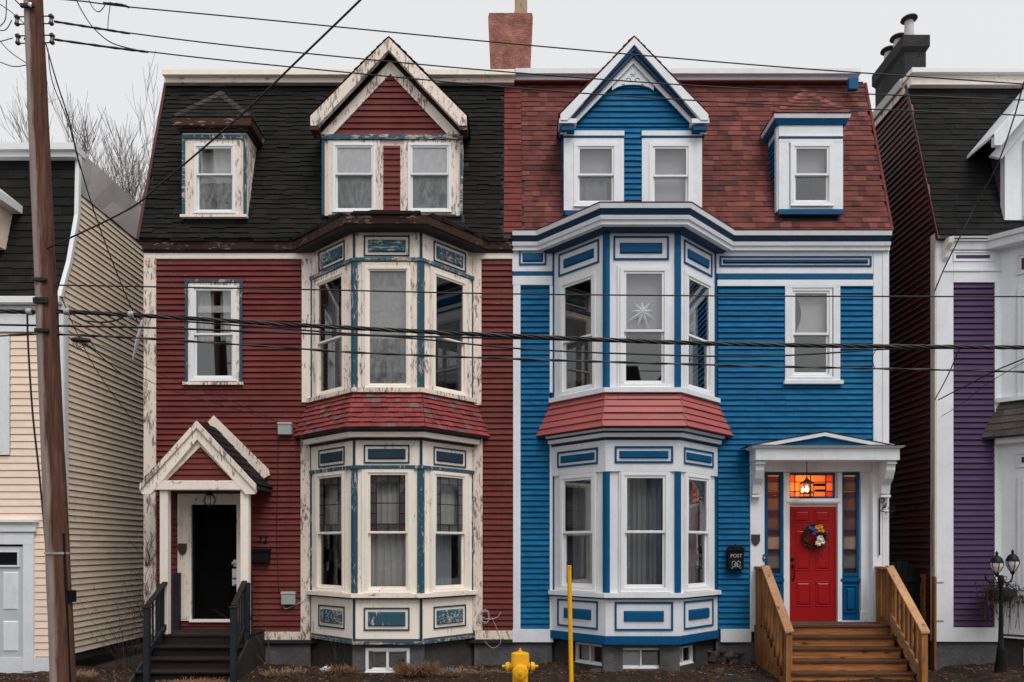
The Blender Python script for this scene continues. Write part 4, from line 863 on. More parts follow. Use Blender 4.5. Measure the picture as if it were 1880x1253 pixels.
# openings for lights are real: replace the backing by a framed one
dsm = grid_wall(MB(), WR, qx(1398), qx(1603), qz(1150), qz(842), [(qx(1406), qx(1434), qz(1058), qz(872)), (qx(1545), qx(1574), qz(1058), qz(872)), (qx(1450), qx(1529), qz(912), qz(873)), (qx(1448), qx(1536), qz(1150), qz(930))], -.08, -.0)
me = bpy.data.meshes.new('door_surround'); me.from_pydata(dsm.v, [], dsm.f); me.materials.append(M['white']); ds.data = me
for a, b in ((1437, 1448), (1536, 1544)): obj('door_jamb', MB().box(WR, qx(a), qx(b), qz(1145), qz(868), 0, .05), M['white'], ds, bevel=.004)
obj('transom_bar', MB().lathe([(.0, 0), (.055, .0), (.055, qx(1541) - qx(1443)), (0, qx(1541) - qx(1443))], (qx(1443), YR - .01, qz(921)), 14, (1, 0, 0)), M['white'], ds, smooth='auto')
for a, b in ((1376, 1402), (1600, 1628)):
    obj('pilaster', MB().box(W0, PX(a), PX(b), PZ(1160), PZ(846), -.1, .045), M['white'], blue, bevel=.004)
obj('inner_pilaster', MB().box(WR, qx(1578), qx(1601), qz(1145), qz(850), 0, .06).box(WR, qx(1576), qx(1602), qz(1145), qz(1122), .06, .075), M['white'], ds, bevel=.003)
obj('plinth_block', MB().box(WR, qx(1535), qx(1578), qz(1147), qz(1139.5), 0, .065), M['white'], ds)
# door
dd = obj('door', MB().box(WR, qx(1449), qx(1535), qz(1140), qz(931), -.06, -.01), M['red_door'], blue)
for a, b, c, e in ((1459, 1487, 937, 960), (1496, 1523, 937, 960), (1461, 1488, 972, 1048), (1497, 1524, 972, 1048), (1462, 1489, 1068, 1114), (1498, 1525, 1068, 1114)):
    obj('panel_groove', MB().ring(WR, qx(a), qx(b), qz(e), qz(c), .018, -.01, -.002), M['red_door'], dd, bevel=.006)
    obj('door_panel', MB().frustum(WR, qx(a) + .03, qx(b) - .03, qz(e) + .03, qz(c) - .03, -.01, .002, .02), M['red_door'], dd)
obj('deadbolt', MB().lathe([(0, 0), (.034, 0), (.034, .018), (.028, .024), (0, .026)], (qx(1455), YR + .01, qz(1027)), 14, (0, -1, 0)), M['black'], dd, smooth='auto')
obj('door_handle', MB().lathe([(0, 0), (.034, 0), (.03, .02), (0, .022)], (qx(1456), YR + .01, qz(1040)), 14, (0, -1, 0)).tube([(qx(1456), YR + .0, qz(1041)), (qx(1456.5), YR - .05, qz(1046)), (qx(1456.5), YR - .05, qz(1060)), (qx(1456), YR + .0, qz(1065))], [.012, .012, .012, .016], 8), M['black'], dd, smooth='auto')
obj('threshold', MB().box(WR, qx(1445), qx(1540), qz(1145), qz(1140.5), -.1, .1), M['tread'], blue)
# side lights: blue sash, coloured panes
AM = stained('orange_glass', (.78, .20, .03), 0); AD = stained('dull_amber_glass', (.26, .06, .022), 0); PK = stained('pink_obscure_glass', (.34, .235, .195), 0)
bars = [872, 875, 884.5, 886, 901.5, 903.5, 913.5, 915, 937, 938.5, 949.5, 950.5, 972, 973.5, 983.5, 985, 1008, 1009.5, 1018, 1019.5, 1042.5, 1044, 1056]
for a, b in ((1404, 1436), (1543, 1576)):
    sl_ = obj('side_light', MB().ring(WR, qx(a), qx(b), qz(1058), qz(868), .045, -.05, .03, wb=.05, wt=.05), M['blue'], blue, bevel=.003)
    for k in range(11):
        c0, c1 = bars[2 * k + 1], bars[2 * k + 2]; obj('coloured_pane', MB().box(WR, qx(a + 4), qx(b - 4), qz(c1), qz(c0), -.012, -.004), AD if k % 2 == 0 else (PK if k < 7 else M['clear_st'] if k < 9 else M['grey_st']), sl_)
        obj('glazing_bar', MB().box(WR, qx(a + 4), qx(b - 4), qz(c1 + 1.5), qz(c1), -.02, .01), M['blue'], sl_)
    lp = obj('apron_panel', MB().box(WR, qx(a - .5), qx(b + .5), qz(1140), qz(1058) - .002, -.05, .02), M['blue'], blue)
    obj('cap_mould', MB().box(WR, qx(a - 2), qx(b + 2), qz(1068), qz(1063), .02, .05), M['blue'], lp); panel(lp, WR, qx(a + 4), qx(b - 4), qz(1125), qz(1075), M['blue'], M['blue'], .02, w=.02, gap=.03)
# transom light
tr_ = obj('transom_light', MB().ring(WR, qx(1447), qx(1532), qz(915), qz(869), .03, -.05, .025, wb=.03, wt=.04), M['blue'], blue, bevel=.003)
PA = stained('pale_amber_glass', (.80, .42, .19))
us = [1450, 1459.5, 1488, 1516, 1529]; vs = [912, 902.5, 885.5, 873]
for i in range(4):
    for j in range(3):
        edge = i in (0, 3); m_ = AM if (edge and j != 1) else PA
        obj('coloured_pane', MB().box(WR, qx(us[i]), qx(us[i + 1]), qz(vs[j]), qz(vs[j + 1]), -.012, -.004), m_, tr_)
mb = MB()
for u in us[1:4]: mb.box(WR, qx(u) - .007, qx(u) + .007, qz(912), qz(873), -.014, .006)
for v in vs[1:3]: mb.box(WR, qx(1450), qx(1529), qz(v) - .007, qz(v) + .007, -.015, .005)
obj('glazing_bar', mb, M['navy'], tr_)
tag(text_mesh('house_number', '24', .13, WR, qx(1500), qz(899), -.001, M['black'], None), 'black house number in the lit transom over the red door', 'house number') if False else None
obj('transom_sign', MB().box(WR, qx(1493), qx(1515), qz(893), qz(888), -.001, .004).box(WR, qx(1496), qx(1515), qz(902), qz(899), -.001, .004), M['black'], tr_)
obj('entry_frieze', MB().box(W0, PX(1403), PX(1599), PZ(866), PZ(838), -.11, .02), M['white'], blue)
# canopy
cy = -.39; FC = wall_frame(cy); kx = lambda p: PX(p, cy); kz = lambda p: PZ(p, cy)
cp = obj('door_canopy', MB().wbox(PX(1374), PX(1634) - .03, cy, -.05, kz(845), kz(823)), M['white'], blue, bevel=.004)
obj('canopy_mould', MB().sweep([(PX(1374), -.04), (PX(1374), cy), (PX(1634) - .03, cy), (PX(1634) - .03, -.04)], [(-.02, kz(823)), (.03, kz(823)), (.07, kz(819)), (-.02, kz(818))]), M['white'], cp)
xa, xb, xm, zt_ = kx(1381), kx(1640), kx(1512), kz(795)
obj('canopy_pediment', MB().prism(FC, [(xa + .1, kz(818)), (xb - .1, kz(818)), (xm, kz(800))], -.3, .01), M['blue'], cp)
for s, xe in ((-1, xa - .03), (1, xb + .0)): obj('pediment_rake', MB().prism(FC, [(xm, zt_), (xe, kz(817.5)), (xe - s * .42, kz(817.5)), (xm, kz(801.5))], -.01, .065), M['white'], cp)
obj('canopy_roof', MB().prism(FC, [(xm, zt_ + .025), (xa - .1, kz(819)), (xa - .1, kz(820.5)), (xm, zt_ + .002), (xb + .02, kz(820.5)), (xb + .02, kz(819))], -.34, .07), M['soot'], cp)
obj('canopy_ceiling', MB().wbox(PX(1380), PX(1625), cy + .04, YR, kz(845) + .012, kz(845) + .03), M['white'], cp)
prof = [(0, 0), (.30, 0), (.30, -.06), (.27, -.07), (.265, -.16), (.20, -.30), (.11, -.40), (.085, -.55), (.0, -.55)]
for a, b in ((1377, 1392), (1611, 1627)):
    F = Fr((PX(a), -.045, kz(845)), (0, -1, 0), (0, 0, 1), (1, 0, 0)); wv = PX(b) - PX(a)
    br = obj('bracket', MB().prism(F, prof, 0, wv), M['white'], cp, bevel=.004)
    for zz in (-.045, -.58, -.6): obj('bracket_mould', MB().box(F, 0, .31 if zz > -.1 else .10, zz - .012, zz + .008, -.008, wv + .008), M['white'], br)
hall = bpy.data.lights.new('hall_lamp', 'POINT'); hall.energy = 38; hall.color = (1, .55, .2); hall.shadow_soft_size = .08
ho = bpy.data.objects.new('hall_lamp', hall); ho.location = (qx(1470), .62, qz(888)); sc.collection.objects.link(ho)
obj('hall_ceiling', MB().wbox(qx(1395), qx(1610), YR + .1, 3.1, 3.7, 3.75).wbox(qx(1395), qx(1400), YR + .1, 3.1, .76, 3.7).wbox(qx(1605), qx(1610), YR + .1, 3.1, .76, 3.7).wbox(qx(1400.5), qx(1604.5), 2.2, 2.25, .76, 3.7), flat('hall_plaster', (.5, .36, .24), .8), blue)

# hanging lantern, lit
lx, ly, lz = kx(1488.5), -.22, PZ(914, -.22)
ln = thing('hanging_lantern', 'small black glass lantern hanging lit above the red door', 'lantern', (lx, ly, lz))
mb = MB().tube([(lx, ly, PZ(882, ly)), (lx, ly, kz(845) + .012)], .007, 6); obj('rod', mb, M['black'], ln)
mb = MB(); w_ = .085; h_ = PZ(884, ly) - lz
for sx in (-1, 1):
    for sy in (-1, 1): mb.tube([(lx + sx * w_, ly + sy * w_, lz), (lx + sx * w_, ly + sy * w_, lz + h_ * .85)], .007, 6)
for zz in (0, .07): 
    for s in (-1, 1): mb.wbox(lx - w_, lx + w_, ly + s * w_ - .006, ly + s * w_ + .006, lz + zz, lz + zz + .014); mb.wbox(lx + s * w_ - .006, lx + s * w_ + .006, ly - w_, ly + w_, lz + zz + .001, lz + zz + .013)
mb.wbox(lx - w_, lx + w_, ly - w_, ly + w_, lz - .012, lz - .002); obj('frame', mb, M['black'], ln)
obj('cap', MB().lathe([(.13, 0), (.125, .012), (.05, .06), (.02, .09), (.01, .12)], (lx, ly, lz + h_ * .85), 4), M['black'], ln)
for s in (-1, 1): obj('lantern_glass', MB().wbox(lx - w_ + .01, lx + w_ - .01, ly + s * w_ - .002, ly + s * w_ + .002, lz + .015, lz + h_ * .84), M['glass'], ln)
bulb = NT('warm_bulb'); e_ = bulb.n('ShaderNodeEmission'); e_.inputs[0].default_value = (1, .55, .22, 1); e_.inputs[1].default_value = 25; bulb.l(e_.outputs[0], bulb.out.inputs[0])
obj('bulb', MB().lathe([(.0, 0), (.018, .005), (.03, .03), (.026, .055), (.012, .08), (.012, .1)], (lx, ly, lz + .10), 10), bulb.m, ln, smooth=True)

# front steps of the blue house
st = thing('wooden_steps', 'cedar wood steps with railings leading up to the red door', 'steps', (5.3, -1.0, 0))
SX0, SX1, RUN, RISE, LZ, LY = 4.30, 6.33, .20, .168, .93, -.50
for k in range(3): obj('landing_board', MB().wbox(SX0, SX1, LY + .002 + k * .17 - .03, LY + .165 + k * .17 - .03, LZ - .04, LZ + random.uniform(-.003, .002)), M['tread'], st, bevel=.004)
for k in range(6):
    y0 = LY - RUN * k; z = LZ - RISE * (k + 1)
    obj('riser', MB().wbox(SX0 + .02, SX1 - .02, y0, y0 + .025, z + .0, z + RISE - .042), M['deck_x'], st, bevel=.003)
    if k < 5: obj('tread', MB().wbox(SX0 - .01, SX1 + .01, y0 - RUN - .03, y0 + .0, z - .04, z), M['tread'], st, bevel=.005)
yF = -1.47; rz = lambda y: lerp(1.885, .965, (y + .46) / (yF + .46))
for xr, s in ((SX0 - .03, -1), (SX1 + .03, 1)):
    FS = Fr((xr, 0, 0), (0, -1, 0), (0, 0, 1), (s, 0, 0))
    obj('newel_post', MB().wbox(xr - .048, xr + .048, yF - .05, yF + .05, 0, rz(yF) - .0), M['deck_z'], st, bevel=.004)
    obj('newel_post', MB().wbox(xr - .045, xr + .045, -.50, -.41, LZ - .5, 1.86), M['deck_z'], st, bevel=.004)
    obj('wall_post', MB().wbox(xr - .04, xr + .04, -.13, -.05, LZ - .3, 1.85), M['deck_z'], st, bevel=.004)
    obj('handrail', MB().prism(FS, [(.44, 1.885), (-yF + .07, rz(yF - .07)), (-yF + .07, rz(yF - .07) + .04), (.44, 1.925)], -.07, .07), M['deck_y'], st, bevel=.004)
    obj('handrail', MB().wbox(xr - .06, xr + .06, -.47, -.04, 1.86, 1.90), M['deck_y'], st, bevel=.004)
    lo = lambda y: rz(y) - .80 + (y + .46) * -.05
    obj('stringer', MB().prism(FS, [(.46, lo(-.46) - .15), (-yF, lo(yF) - .20), (-yF, lo(yF) + .06), (.46, lo(-.46) + .08)], -.02, .022), M['deck_y'] if s > 0 else M['deck_z'], st)
    obj('bottom_rail', MB().wbox(xr - .02, xr + .02, -.41, -.13, LZ + .06, LZ + .11), M['deck_z'], st)
    n = 7
    for k in range(n):
        y = lerp(-.56, yF + .1, k / (n - 1)); sd = s * .032
        obj('baluster', MB().prism(Fr((xr + sd, 0, 0), (0, -1, 0), (0, 0, 1), (1, 0, 0)), [(-y - .021, lo(y + .02) - .03), (-y + .021, lo(y - .02) - .03), (-y + .021, rz(y - .021) - .003), (-y - .021, rz(y + .021) - .003)], -.018, .018), M['deck_z'], st)
    for k in range(3): y = -.19 - k * .08; obj('baluster', MB().wbox(xr + s * .03 - .018, xr + s * .03 + .018, y - .02, y + .02, LZ - .02, 1.858), M['deck_z'], st)
    for k in range(9):
        y = -.06 - k * .155; t_ = LZ - .05 if y > -.5 else LZ - .05 - (abs(y) - .5) / RUN * RISE
        if t_ > .1: obj('skirt_board', MB().wbox(xr + s * .055 - .01, xr + s * .055 + .01, y - .148, y, .02, t_), M['deck_z'], st)

# ================================================================ CREAM HOUSE (left neighbour)
cream = thing('neighbour_house', 'peach sided house with dark mansard behind the utility pole', 'house', (-9.5, 0, 0))
CX = -7.83; cprof = [(.45, 9.38), (.41, 8.2), (.17, 7.28), (-.06, 6.69), (-.10, 6.57)]
cfe = lambda z: 0.0 if z < 6.55 else [lerp(a[0], b[0], (z - a[1]) / (b[1] - a[1])) for a, b in zip(cprof[::-1], cprof[::-1][1:]) if a[1] - .001 <= z <= b[1] + .001][0] if z <= 9.38 else .45
cw = obj('wall', grid_wall(MB(), W0, -16, CX - .02, .2, 6.5, [(-9.68, -8.84, PZ(830), PZ(625))], -.12, -.001), M['soot'], cream)
CS = Fr((CX, 0, 0), (0, 1, 0), (0, 0, 1), (1, 0, 0))
csw = obj('side_wall', MB().prism(Fr((CX - .1, 0, 0), (0, 1, 0), (0, 0, 1), (1, 0, 0)), [(.01, .2), (.01, 6.5)] + [(p[0] + .03, p[1]) for p in cprof[::-1]] + [(9, 9.38), (9, .2)], 0, .098), M['soot'], cream)
clapboards(csw, CS, PZ(1205), 8.62, .112, lambda v: (cfe(v) + .03, 9), M['beige_clap'], tb=.024, split=30)
fl = MB(); n = 14; vs = []
for i in range(n + 1):
    for z in (8.62, 9.0, 9.40): vs.append((CX + .03 + random.uniform(-.012, .012), lerp(cfe(9.0), 9, (i / n) ** 1.6), z))
fl.add(vs, [(i * 3 + j, (i + 1) * 3 + j, (i + 1) * 3 + j + 1, i * 3 + j + 1) for i in range(n) for j in range(2)])
obj('metal_flashing', fl, paint('crumpled_grey_aluminium', (.50, .47, .46), .55, .12, 0, scale=2), csw, recalc=False)
obj('corner_trim', MB().box(CS, 0, .10, .25, 6.48, -.02, .035).box(W0, CX - .10, CX + .03, .25, 6.47, -.02, .036), M['white'], cream)
obj('roof_edge', MB().prism(CS, [(p[0] - .03, p[1]) for p in cprof] + [(p[0] + .04, p[1]) for p in cprof[::-1]], -.03, .045), M['vinyl'], cream)
cr = obj('mansard_roof', MB().prism(Fr((-16, 0, 0), (0, 1, 0), (0, 0, 1), (1, 0, 0)), [(p[0], p[1]) for p in cprof] + [(.1, 6.5), (4, 6.5), (4, 9.38)], 0, 16 + CX - .11), M['soot'], cream)
for (a, b), rows in zip(zip(cprof[::-1], cprof[::-1][1:]), (1, 4, 6, 7)):
    shingle_plane(cr, (-11.2, *a), (CX - .04, *a), (-11.2, *b), (CX - .04, *b), rows, .32, M['blk_sh'], thick=.018, wvar=.1)
obj('roof_trim', MB().wbox(-16, CX + .03, .30, .6, 9.2, 9.30).wbox(-16, CX + .05, .24, .6, 9.302, 9.42), M['vinyl'], cream)
obj('gutter', MB().wbox(-16, CX + .02, -.16, .0, 6.44, 6.56), M['vinyl'], cream, bevel=.01); obj('frieze_board', MB().wbox(-16, CX + .0, -.045, 0, 5.98, 6.43), M['white'], cream)
clapboards(cw, W0, .32, 5.97, .125, lambda v: (-11.2, CX - .10), M['cream_clap'], [(-9.75, PX(20), PZ(836), PZ(616)), (-9.9, PX(64), 0, PZ(956))], tb=.018)
obj('window_casing', MB().ring(W0, -9.76, PX(19), PZ(836), PZ(615), .16, 0, .04, wb=.06, wt=.1), M['white'], cream, bevel=.003); window(cream, W0, -9.62, PX(4), PZ(830), PZ(625), .03)
obj('door', MB().wbox(-9.72, PX(46), -.03, -.002, PZ(1235), PZ(1004)), paint('pale_grey_door_paint', (.56, .60, .66), .5, .03), cream)
for v0, v1 in ((1050, 1120), (1140, 1196)): obj('door_panel', MB().frustum(wall_frame(-.03), PX(8), PX(36), PZ(v1), PZ(v0), 0, .012, .02), M['white'], cream)
lg = obj('door_light', MB().ring(wall_frame(-.03), -9.5, PX(39), PZ(1041), PZ(1011), .03, 0, .03), M['white'], cream); obj('pane', MB().box(wall_frame(-.03), -9.47, PX(37), PZ(1039), PZ(1013), .002, .01), flat('dark_pane', (.01, .01, .012), .05, .6), lg)
obj('door_casing', MB().box(W0, PX(46), PX(65), PZ(1232), PZ(1000), -.02, .06).box(W0, -9.9, PX(65), PZ(1000), PZ(978), -.02, .061), M['white'], cream, bevel=.004)
obj('door_cornice', MB().box(W0, -9.95, PX(69), PZ(977), PZ(960), 0, .09).box(W0, -9.98, PX(73), PZ(960), PZ(954), 0, .14), M['white'], cream, bevel=.006)
obj('base_board', MB().wbox(-16, CX - .11, -.045, 0, .02, .31), M['white'], cream)
dmc = obj('dormer', MB().wbox(-10.1, -8.98, -.05, .6, 7.5, 8.35), M['cream_clap'], cream); obj('dormer_roof', MB().prism(wall_frame(-.2), [(-9.55, 8.95), (-10.3, 8.36), (-10.3, 8.22), (-8.80, 8.22), (-8.80, 8.36)], -.9, 0), M['vinyl'], dmc)
obj('back_wall', MB().wbox(-16, CX - .1, 3.9, 4.0, .2, 9.3), M['inside'], cream)

# ================================================================ PURPLE HOUSE (right neighbour)
pur = thing('neighbour_house', 'purple clapboard house with white trim, maroon side wall and black mansard', 'house', (9, 0, 0))
VX = 7.39; pbay = Bay(8.47, 9.32, 10.45, 11.3)
PW = [(.30, .85), (.2, .8), (.2, .8)]
lowp = [[(*frac(pbay, i, *PW[i]), bz(1085), bz(875))] for i in range(3)]; uppp = [[(*frac(pbay, i, *PW[i]), bz(716), bz(508))] for i in range(3)]
wall_p, roof_p, _, _ = house_shell(pur, VX, 14, .59, [(pbay.path[0][0] + .12, pbay.path[3][0] - .12, .9, 7.2)], [(8.75, 10.2, 8.0, 9.2)], M['soot'], depth=9)
VS = Fr((VX, 0, 0), (0, 1, 0), (0, 0, 1), (-1, 0, 0))
clapboards(wall_p, VS, .55, 10.72, .118, lambda v: (max(.10 if v < 7.6 else 0, roof_y(v) + .06 if v > 7.55 else .1), 8.5), M['maroon_clap'], tb=.032, split=30)
obj('verge_strip', MB().prism(VS, [(ROOF_E[0], ROOF_E[1]), (ROOF_T[0], ROOF_T[1]), (ROOF_T[0] + .07, ROOF_T[1]), (ROOF_E[0] + .07, ROOF_E[1])], 0, .035), M['maroon_clap'], pur)
clapboards(wall_p, W0, PZ(1150), PZ(520), .1015, lambda v: (PX(1747), PX(1825)), M['purple_clap'])
obj('corner_board', MB().box(W0, VX - .012, PX(1748), PZ(1178), PZ(438), 0, .042), M['white'], pur, bevel=.003)
obj('corner_return', MB().box(VS, -.036, .10, PZ(1178), PZ(430), 0, .036), paint('beige_trim', (.62, .54, .48), .6, .1), pur)
obj('trim_board', MB().box(W0, PX(1824), PX(1838), PZ(1152), PZ(498), 0, .041), M['white'], pur); obj('frieze', MB().box(W0, PX(1748.3), PX(1835), PZ(520), PZ(442), 0, .042), M['white'], pur)
obj('picture_rail', MB().box(W0, PX(1730), PX(1835), PZ(500), PZ(496), .042, .06), M['white'], pur); obj('slot_panel', MB().box(W0, PX(1753), PX(1814), PZ(476), PZ(470.5), .04, .05), M['purple_clap'], pur); obj('slot_mould', MB().ring(W0, PX(1747), PX(1820), PZ(482), PZ(464), .018, .042, .055), M['white'], pur)
obj('base_board', MB().box(W0, VX, 8.5, PZ(1178), PZ(1152), 0, .04), M['white'], pur)
foundation(pur, VX + .02, 14, pbay, .59, [[(.35, .95, .12, .52)], [], []], M['conc']); window(pur, pbay.f[0], .37, .93, .13, .51, -.05, single=True, name='basement_window')
bw_p = bay_walls(pur, pbay, .66, 7.4, [[shrink(lowp[i][0]), shrink(uppp[i][0])] for i in range(3)], M['white'])
for i in range(3):
    for r in (lowp[i][0], uppp[i][0]):
        w, ru, rl = window(pur, pbay.f[i], *r, .035, rail=.5); obj('window_casing', MB().ring(pbay.f[i], r[0] - .07, r[1] + .07, r[2] - .02, r[3] + .07, .085, 0, .025), M['white'], w)
        curtain(w, pbay.f[i], ru[0], ru[1], rl[2], ru[3], -.2, M['curtain_grey'], 4, .03)
    L = pbay.len[i]; panel(bw_p, pbay.f[i], .22 * L, .82 * L, bz(478), bz(438), M['white'], M['purple_clap'], w=.03, gap=.05); panel(bw_p, pbay.f[i], .22 * L, .82 * L, bz(851), bz(822), M['white'], M['purple_clap'], w=.03, gap=.05)
sill_slab(bw_p, pbay, 4.74, 4.815, .09, M['white']); sill_slab(bw_p, pbay, 1.41, 1.485, .09, M['white']); bay_posts(bw_p, pbay, 1.49, 3.9, M['white'], .05, .02); bay_posts(bw_p, pbay, 4.82, 7.3, M['white'], .05, .02)
lc = obj('bay_cornice', MB().sweep(pbay.path, [(-.03, 4.02), (.14, 4.02), (.17, 4.12), (-.03, 4.125)]), M['white'], pur)
sk, quads = skirt_roof(pur, pbay, 4.13, 4.735, .22, .06)
for a0, b0, a1, b1 in quads[:2]: shingle_plane(sk, a0, b0, a1, b1, 5, .2, M['brn_sh'], thick=.016, wvar=.2, rag=.003)
path = pbay.ext(PX(1740), 14)
tc = obj('eaves_cornice', MB().sweep(path, [(-.03, 7.40), (.22, 7.40), (.24, 7.52), (-.03, 7.525)]), M['white'], pur); obj('eaves_cap', MB().sweep(path, [(-.03, 7.526), (.27, 7.526), (.29, 7.60), (-.03, 7.61)]), M['white'], tc)
obj('cornice_bracket', MB().prism(Fr((PX(1728), 0, 7.55), (0, -1, 0), (0, 0, 1), (1, 0, 0)), [(.03, 0), (.24, 0), (.22, -.1), (.12, -.18), (.10, -.3), (.03, -.38)], 0, .09), M['cream_less'], pur, bevel=.01)
for z in (.69, 4.30, 7.42): bay_floor(pur, pbay, z, M['inside'])
E3 = (lerp(ROOF_E[0], ROOF_T[0], .02), lerp(ROOF_E[1], ROOF_T[1], .02))
shingle_plane(roof_p, (VX - .02, *E3), (11.5, *E3), (VX - .02, *ROOF_T), (11.5, *ROOF_T), 28, .31, M['blk_sh'], M['blk_sh_i'], 300, .017, lambda c: 8.75 < c.x < 10.2 and 7.9 < c.z < 9.35, .12, rag=.006)
obj('roof_edge_trim', MB().wbox(VX - .06, 14, .66, 1.0, 10.93, 11.03), M['vinyl'], pur, bevel=.01); obj('roof_edge_board', MB().wbox(VX - .03, 14, .74, 1.0, 10.76, 10.928), M['cream_h'], pur)
obj('side_roof_trim', MB().wbox(VX - .10, VX + .05, 1.0, 8.6, 10.86, 11.03), M['grey_metal'], pur); obj('side_roof_board', MB().wbox(VX - .05, VX, .95, 8.6, 10.72, 10.858), M['cream_more'], pur)
dx0, dx1 = ux(1848), 10.35; wp = (dx0 + .28, dx0 + .98, uz(398), uz(258))
dmp = dormer_box(pur, dx0, dx1, uz(404), uz(232), M['white'], hole=[shrink(wp)]); w, ru, rl = window(pur, WD, *wp, .04, fw=.06, rail=.5); obj('blind', MB().box(WD, *ru, -.14, -.135), M['blind_white'], w)
cf = Fr((dx0, 0, 0), (0, 1, 0), (0, 0, 1), (-1, 0, 0)); clapboards(dmp, cf, uz(404), uz(236), .098, lambda v: (YD + .12, .9), M['purple_clap'], tb=.018); obj('corner_board', MB().box(cf, YD - .002, YD + .12, uz(404), uz(234), 0, .03), M['white'], dmp)
ax, hx = (dx0 + dx1) / 2, (dx1 - dx0) / 2 + .42; ez = PZ(246, -.36); az = ez + hx * 1.12
grp = gable(pur, ax, az, hx, ez, -.36, None, dict(roof=M['white'], barge=M['white']), w1=.16)
obj('gable_wall', MB().prism(WD, [(dx0, uz(232)), (dx1, uz(232)), (ax, az - .3)], -.05, -.0), M['purple_clap'], grp); obj('gable_moulding', MB().prism(WD, [(ax, az - .3), (ax - hx + .1, ez - .25), (ax - hx + .3, ez - .3), (ax, az - .52)], .003, .06), M['white'], grp)
# black chimney with pots
cb = paint('black_chimney_render', (.028, .027, .03), .8, .35, 0, scale=6, dirt=.0, bd=.03)
y0, y1 = 1.35, 2.55; x0 = PX(1659, y0); x1 = PX(1703, y0); zt = PZ(66, y0)
ch = obj('chimney', MB().wbox(x0 + .03, x1 - .02, y0 + .02, y1 - .02, 10.8, zt - .30).hexa([(x0 + .03, y0 + .02, zt - .3), (x1 - .02, y0 + .02, zt - .3), (x1 - .02, y1 - .02, zt - .3), (x0 + .03, y1 - .02, zt - .3), (x0 - .02, y0 - .03, zt - .22), (x1 + .03, y0 - .03, zt - .22), (x1 + .03, y1 + .03, zt - .22), (x0 - .02, y1 + .03, zt - .22)]).wbox(x0 - .02, x1 + .03, y0 - .03, y1 + .03, zt - .22, zt), cb, pur)
pm = flat('grey_clay_pot', (.5, .49, .48), .7); cm = flat('rusty_cap', (.055, .032, .03), .8)
for y_, hh in ((y0 + .2, .42), (y0 + .62, .34), (y0 + 1.0, .34)):
    c_ = ((x0 + x1) / 2 - .02, y_, zt - .02); p_ = obj('chimney_pot', MB().lathe([(.105, 0), (.105, .12), (.09, .13), (.08, hh), (.07, hh + .02)], c_, 14), pm, ch, smooth='auto')
    obj('pot_cap', MB().lathe([(.0, hh + .02), (.13, hh + .03), (.155, hh + .05), (.145, hh + .075), (.08, hh + .10), (0, hh + .11)], c_, 16), cm, p_, smooth='auto')

# alley gate, post
gt = thing('alley_gate', 'black board gate with arched top closing the dark alley', 'gate', (6.98, .4, 0))
nb = 7; gx0, gx1 = 6.57, 7.33
for k in range(nb):
    a, b = lerp(gx0, gx1, k / nb) + .004, lerp(gx0, gx1, (k + 1) / nb) - .004; h = 1.98 - .16 * abs((k - 3) / 3) ** 2.2
    obj('board', MB().wbox(a, b, .38, .405, .05, h), M['black'], gt, bevel=.004)
for z in (.4, 1.0, 1.6): obj('rail', MB().wbox(gx0, gx1, .355, .379, z, z + .09), M['black'], gt)
obj('gate_post', MB().wbox(7.335, 7.385, .28, .40, 0, 1.75), M['deck_z'], gt)
for z in (.95, 1.62): obj('hinge_strap', MB().wbox(7.33, 7.50, -.05, -.044, z - .012, z + .012), M['steel'], gt)
obj('post_strip', MB().wbox(7.335, 7.372, -.06, .02, .0, 1.72), M['deck_z'], gt)

# ================================================================ STREET THINGS
# fire hydrant
hx_, hy_ = PX(955, -2.5), -2.5; HB = .05
hd = thing('fire_hydrant', 'yellow fire hydrant standing by the pavement', 'hydrant', (hx_, hy_, HB))
obj('barrel', MB().lathe([(.0, 0), (.16, 0), (.16, .03), (.115, .035), (.11, .08), (.108, .50), (.13, .51), (.132, .56), (.128, .57), (.128, .66), (.12, .69), (.07, .705), (.0, .71)], (hx_, hy_, HB), 24), M['yellow'], hd, smooth='auto')
obj('operating_nut', MB().lathe([(.035, 0), (.03, .025), (.016, .03), (.014, .06), (0, .062)], (hx_, hy_, HB + .70), 6), M['yellow'], hd)
def nozzle(dirv, z, r, L, nm):
    c = (hx_ + dirv[0] * .1, hy_ + dirv[1] * .1, HB + z); o = obj(nm, MB().lathe([(r * .9, 0), (r * .9, L * .35), (r * 1.15, L * .36), (r * 1.15, L * .62), (r * .9, L * .75), (r * .35, L * .8), (r * .33, L * 1.1), (0, L * 1.12)], c, 18, (*dirv, 0)), M['yellow'], hd, smooth='auto')
    obj('nozzle_seam', MB().lathe([(r * .92, L * .30), (r * 1.17, L * .31), (r * 1.17, L * .355), (r * .92, L * .36)], c, 18, (*dirv, 0)), M['black'], o)
nozzle((-1, 0), .505, .052, .14, 'side_nozzle'); nozzle((1, 0), .505, .052, .14, 'side_nozzle')
c = (hx_, hy_ - .1, HB + .45); obj('pumper_nozzle', MB().lathe([(.09, 0), (.09, .05), (.112, .055), (.112, .08), (.10, .10), (.075, .11), (.025, .115), (.022, .15), (0, .152)], c, 24, (0, -1, 0)), M['yellow'], hd, smooth='auto')
obj('cast_emblem', MB().lathe([(.028, 0), (.033, 0), (.033, .008), (.028, .008)], (hx_, hy_ - .104, HB + .24), 16, (0, -1, 0)).wbox(hx_ - .018, hx_ + .018, hy_ - .114, hy_ - .1, HB + .236, HB + .244), M['yellow'], hd)
